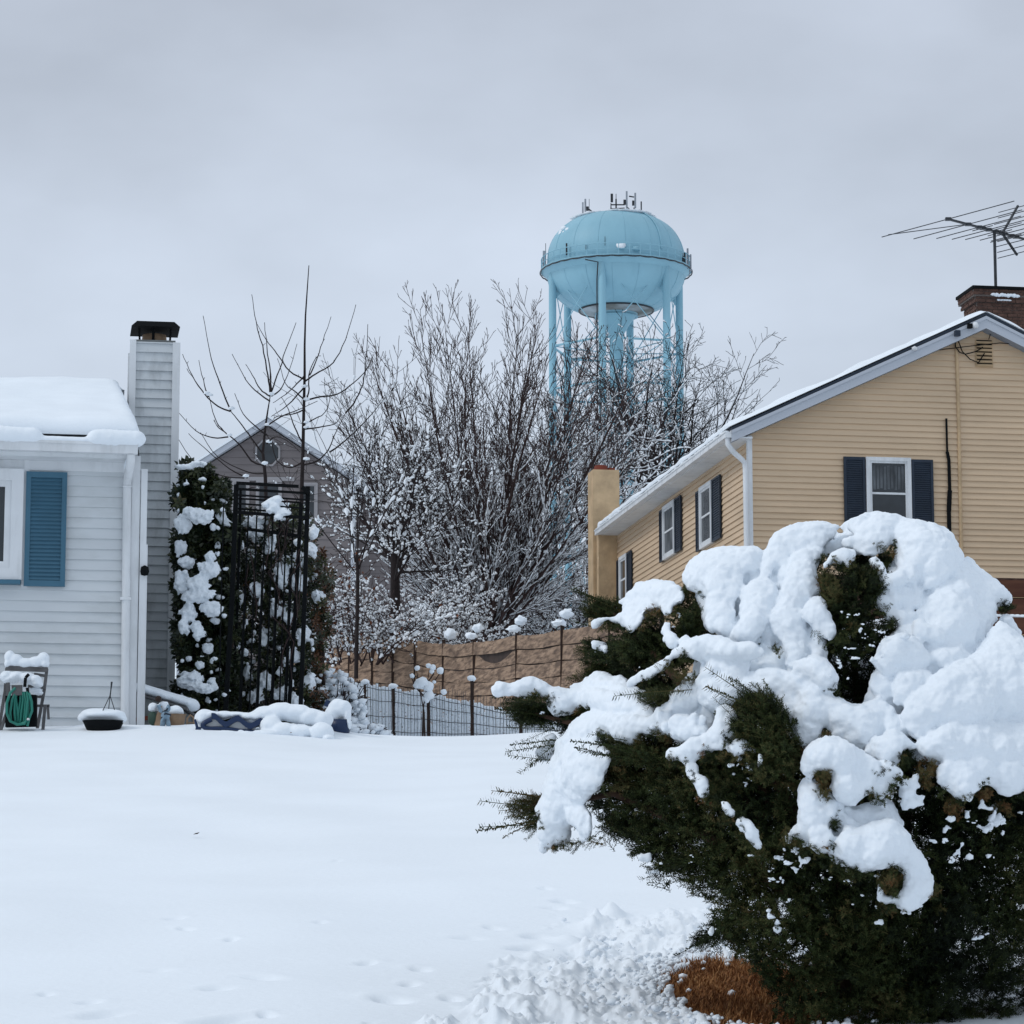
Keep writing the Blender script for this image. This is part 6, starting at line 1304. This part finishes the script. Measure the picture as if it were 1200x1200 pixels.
    def edge_dist(poly, x, y):
        m = 1e9
        for i in range(len(poly)):
            ax, ay = poly[i]; bx, by = poly[(i+1) % len(poly)]; t = max(0, min(1, ((x-ax)*(bx-ax)+(y-ay)*(by-ay))/((bx-ax)**2+(by-ay)**2+1e-9))); m = min(m, math.hypot(x-ax-t*(bx-ax), y-ay-t*(by-ay)))
        return m
    for k_, (poly, off, rmax) in enumerate(M):
        x0, x1 = min(p[0] for p in poly), max(p[0] for p in poly); y0, y1 = min(p[1] for p in poly), max(p[1] for p in poly); step = 2.2
        y = y0
        while y <= y1:
            x = x0
            while x <= x1:
                if in_poly(poly, x, y):
                    d_ = edge_dist(poly, x, y)
                    for cx_, cy_, cr_ in CH: d_ = min(d_, math.hypot((x-cx_)*(1.25 if cr_ < 7 else 1), (y-cy_)*(.85 if cr_ < 7 else 1))+(5.5*mn.noise(Vector((x*.14, y*.14, cx_))) if cr_ < 7 else 4*mn.noise(Vector((x*.09, y*.09, 1))))-cr_*.85)
                    keep = min(1, (step/max(1.6, min(d_, rmax)*.30))**2)
                    if d_ > 1.2 and r3.random() < keep:
                        r = min(d_, rmax)*1.0+(3.0 if (rmax <= 14 and x < 850 and rmax > 6) else .7 if rmax > 15 else 1.4); n_ = mn.noise(Vector((x*.022, y*.022, k_*.0+3)))*.05+mn.noise(Vector((x*.07, y*.07, k_)))*.018
                        s.blob(W(x, y, bd(x, y, off+n_*min(1, d_/14))), (r*unit, (r*.9+1)*unit, r*unit), 2 if r > 6 else 1, .03, 1.2)
                x += step
            y += step
    for (x, y, r, off) in [(1052,915,8,-.09),(1068,922,9,-.08),(1066,938,8,-.08),(1060,945,6,-.08),(1078,938,6,-.08),(1036,932,6,-.08),(1075,912,5,-.09),(868,896,4,-.14),(855,897,4,-.14),(760,1005,6,0),(768,1022,5,.02),(830,1062,4,0),(835,1090,5,.02),(772,838,7,-.04),(785,836,8,-.04),(797,842,7,-.06),(806,848,8,-.07),(815,853,8,-.07),(822,858,7,-.07),(790,852,8,-.08),(775,850,8,-.07),(1110,960,5,-.08),(1095,985,4,-.06),(1135,955,6,-.06),(1150,945,7,-.07),(1160,955,6,-.06),(1175,960,7,-.05),(1130,990,5,-.05),(1122,1000,5,-.05),(1062,1068,5,-.1),(1032,1078,5,-.1),(1150,970,5,-.05),(1108,970,4,-.06),(993,1000,6,-.14),(936,1012,4,-.1),(945,1008,5,-.1)]:
        r *= .8 if x > 1090 or r < 6 else 1
        for q_ in range(4): s.blob(W(x+r3.gauss(0, r*.7), y+r3.gauss(0, r*.6), bd(x, y, off)), (r*unit*r3.uniform(.4, 1.1), r*unit*.7, r*unit*r3.uniform(.35, .9)), 2, .30, 2.2)
    fuse(s, 'snow_mounds', SNOW, root, .0065, 2, disp=((.12, .016), (.055, .018), (.022, .011)))
    # back of the snow load, so that it is whole from the side
    s = MB()
    for i in range(70):
        a = r3.uniform(.05, math.pi-.05); e = r3.uniform(.45, 1.35); q = Vector((math.cos(a)*math.cos(e)*.92+.05, math.sin(a)*math.cos(e)*.8+.22, math.sin(e)*.92+.52)); s.blob(q, (r3.uniform(.1, .2), r3.uniform(.1, .18), r3.uniform(.07, .12)), 2, .1)
    fuse(s, 'snow_back', SNOW, root, .02, 4)
    # crumbs of snow caught in the dark foliage
    s = MB()
    for cx, cy, rx, ry, n in ((1160, 970, 50, 28, 60), (1130, 1000, 40, 30, 30), (960, 1020, 70, 40, 80), (930, 1000, 30, 20, 34), (905, 1060, 50, 40, 24), (1040, 1070, 50, 30, 20), (870, 905, 40, 16, 26), (1000, 730, 40, 40, 60), (1040, 745, 24, 20, 34), (880, 850, 50, 30, 22), (640, 840, 30, 14, 20), (745, 770, 70, 30, 26), (800, 735, 20, 30, 14), (1060, 935, 30, 16, 30), (990, 760, 40, 14, 20), (975, 790, 24, 18, 16), (1150, 1060, 60, 60, 14), (780, 1000, 30, 16, 14), (830, 1090, 18, 12, 12), (1085, 1065, 20, 10, 14), (1020, 1035, 40, 14, 26)):
        for i in range(int(n*.20)):
            x = r3.gauss(cx, rx*.5); y = r3.gauss(cy, ry*.5); off = r3.uniform(-.04, .03); g_ = r3.uniform(.5, 1.3)
            for k_ in range(r3.randint(1, 5)):
                r = (abs(r3.gauss(0, 1.0))+.7)*g_; x += r3.gauss(0, 2.2); y += r3.gauss(0, 2.2)
                s.blob(W(x, y, bd(x, y, off-(.10 if 960 < y < 1080 and x > 900 else 0)-(.07 if y < 800 and x > 900 else 0))), (r/318*r3.uniform(.8, 1.9), r/318, r/318*r3.uniform(.6, 1.3)), 1, .5, 2)
    tag(s.build('snow_crumbs', SNOW, root), kind='stuff')
yew()
# ------------------------------------------------------------ dead grass under the bush, broken crumbs of snow
def dead_grass():
    r = np.random.default_rng(5); n = 22000; a = r.uniform(0, 2*np.pi, n); q = np.sqrt(r.uniform(0, 1, n)); x = BX+.40*q*np.cos(a); y = BY+1.22*q*np.sin(a)
    z = gz(x, y)-.05; ln = r.uniform(.03, .075, n); th = r.uniform(0, 2*np.pi, n); tl = r.uniform(.2, 1.25, n); d = np.stack([np.cos(th)*np.sin(tl), np.sin(th)*np.sin(tl), np.cos(tl)], -1); b = np.stack([x, y, z], -1)
    sd = np.stack([-np.sin(th), np.cos(th), 0*th], -1)*.0022; mid = b+d*ln[:, None]*.55; tip = b+d*ln[:, None]; tip[:, 2] -= ln*.25
    V = np.stack([b-sd, b+sd, mid+sd*.8, mid-sd*.8, mid-sd*.8, mid+sd*.8, tip+sd*.2, tip-sd*.2], 1).reshape(-1, 3); Fc = np.arange(len(V)).reshape(-1, 4)
    t = np.repeat(np.clip(r.normal(.5, .25, n)+.25*np.sin(x*14)*np.sin(y*6), 0, 1), 8)
    tag(np_mesh('dead_grass', V, Fc, GRASS, None, False, t), 'patch of matted russet dead grass under the yew bush', None, None, 'stuff')
dead_grass()
def crumbs():
    rnd = random.Random(15); m = MB()
    for i in range(800):
        if i < 650: a = rnd.random()*6.28; q = rnd.gauss(1.0, .13); x = BX+.40*q*math.cos(a); y = BY+1.18*q*math.sin(a)
        else: x = rnd.gauss(.42, .20); y = rnd.gauss(12.1, .65)
        r = abs(rnd.gauss(0, .006))+.003; inside_ = ((x-BX)/.33)**2+((y-BY)/1.12)**2 < 1
        if inside_ and rnd.random() < .8: continue
        z = G(x, y)+(-.02 if inside_ else .012)
        m.blob((x, y, z), (r*1.3, r*1.2, r), 1, .3)
    tag(m.build('snow_crumbs', SNOW), 'loose crumbs of broken snow scattered around the dead grass', None, None, 'stuff')
crumbs()
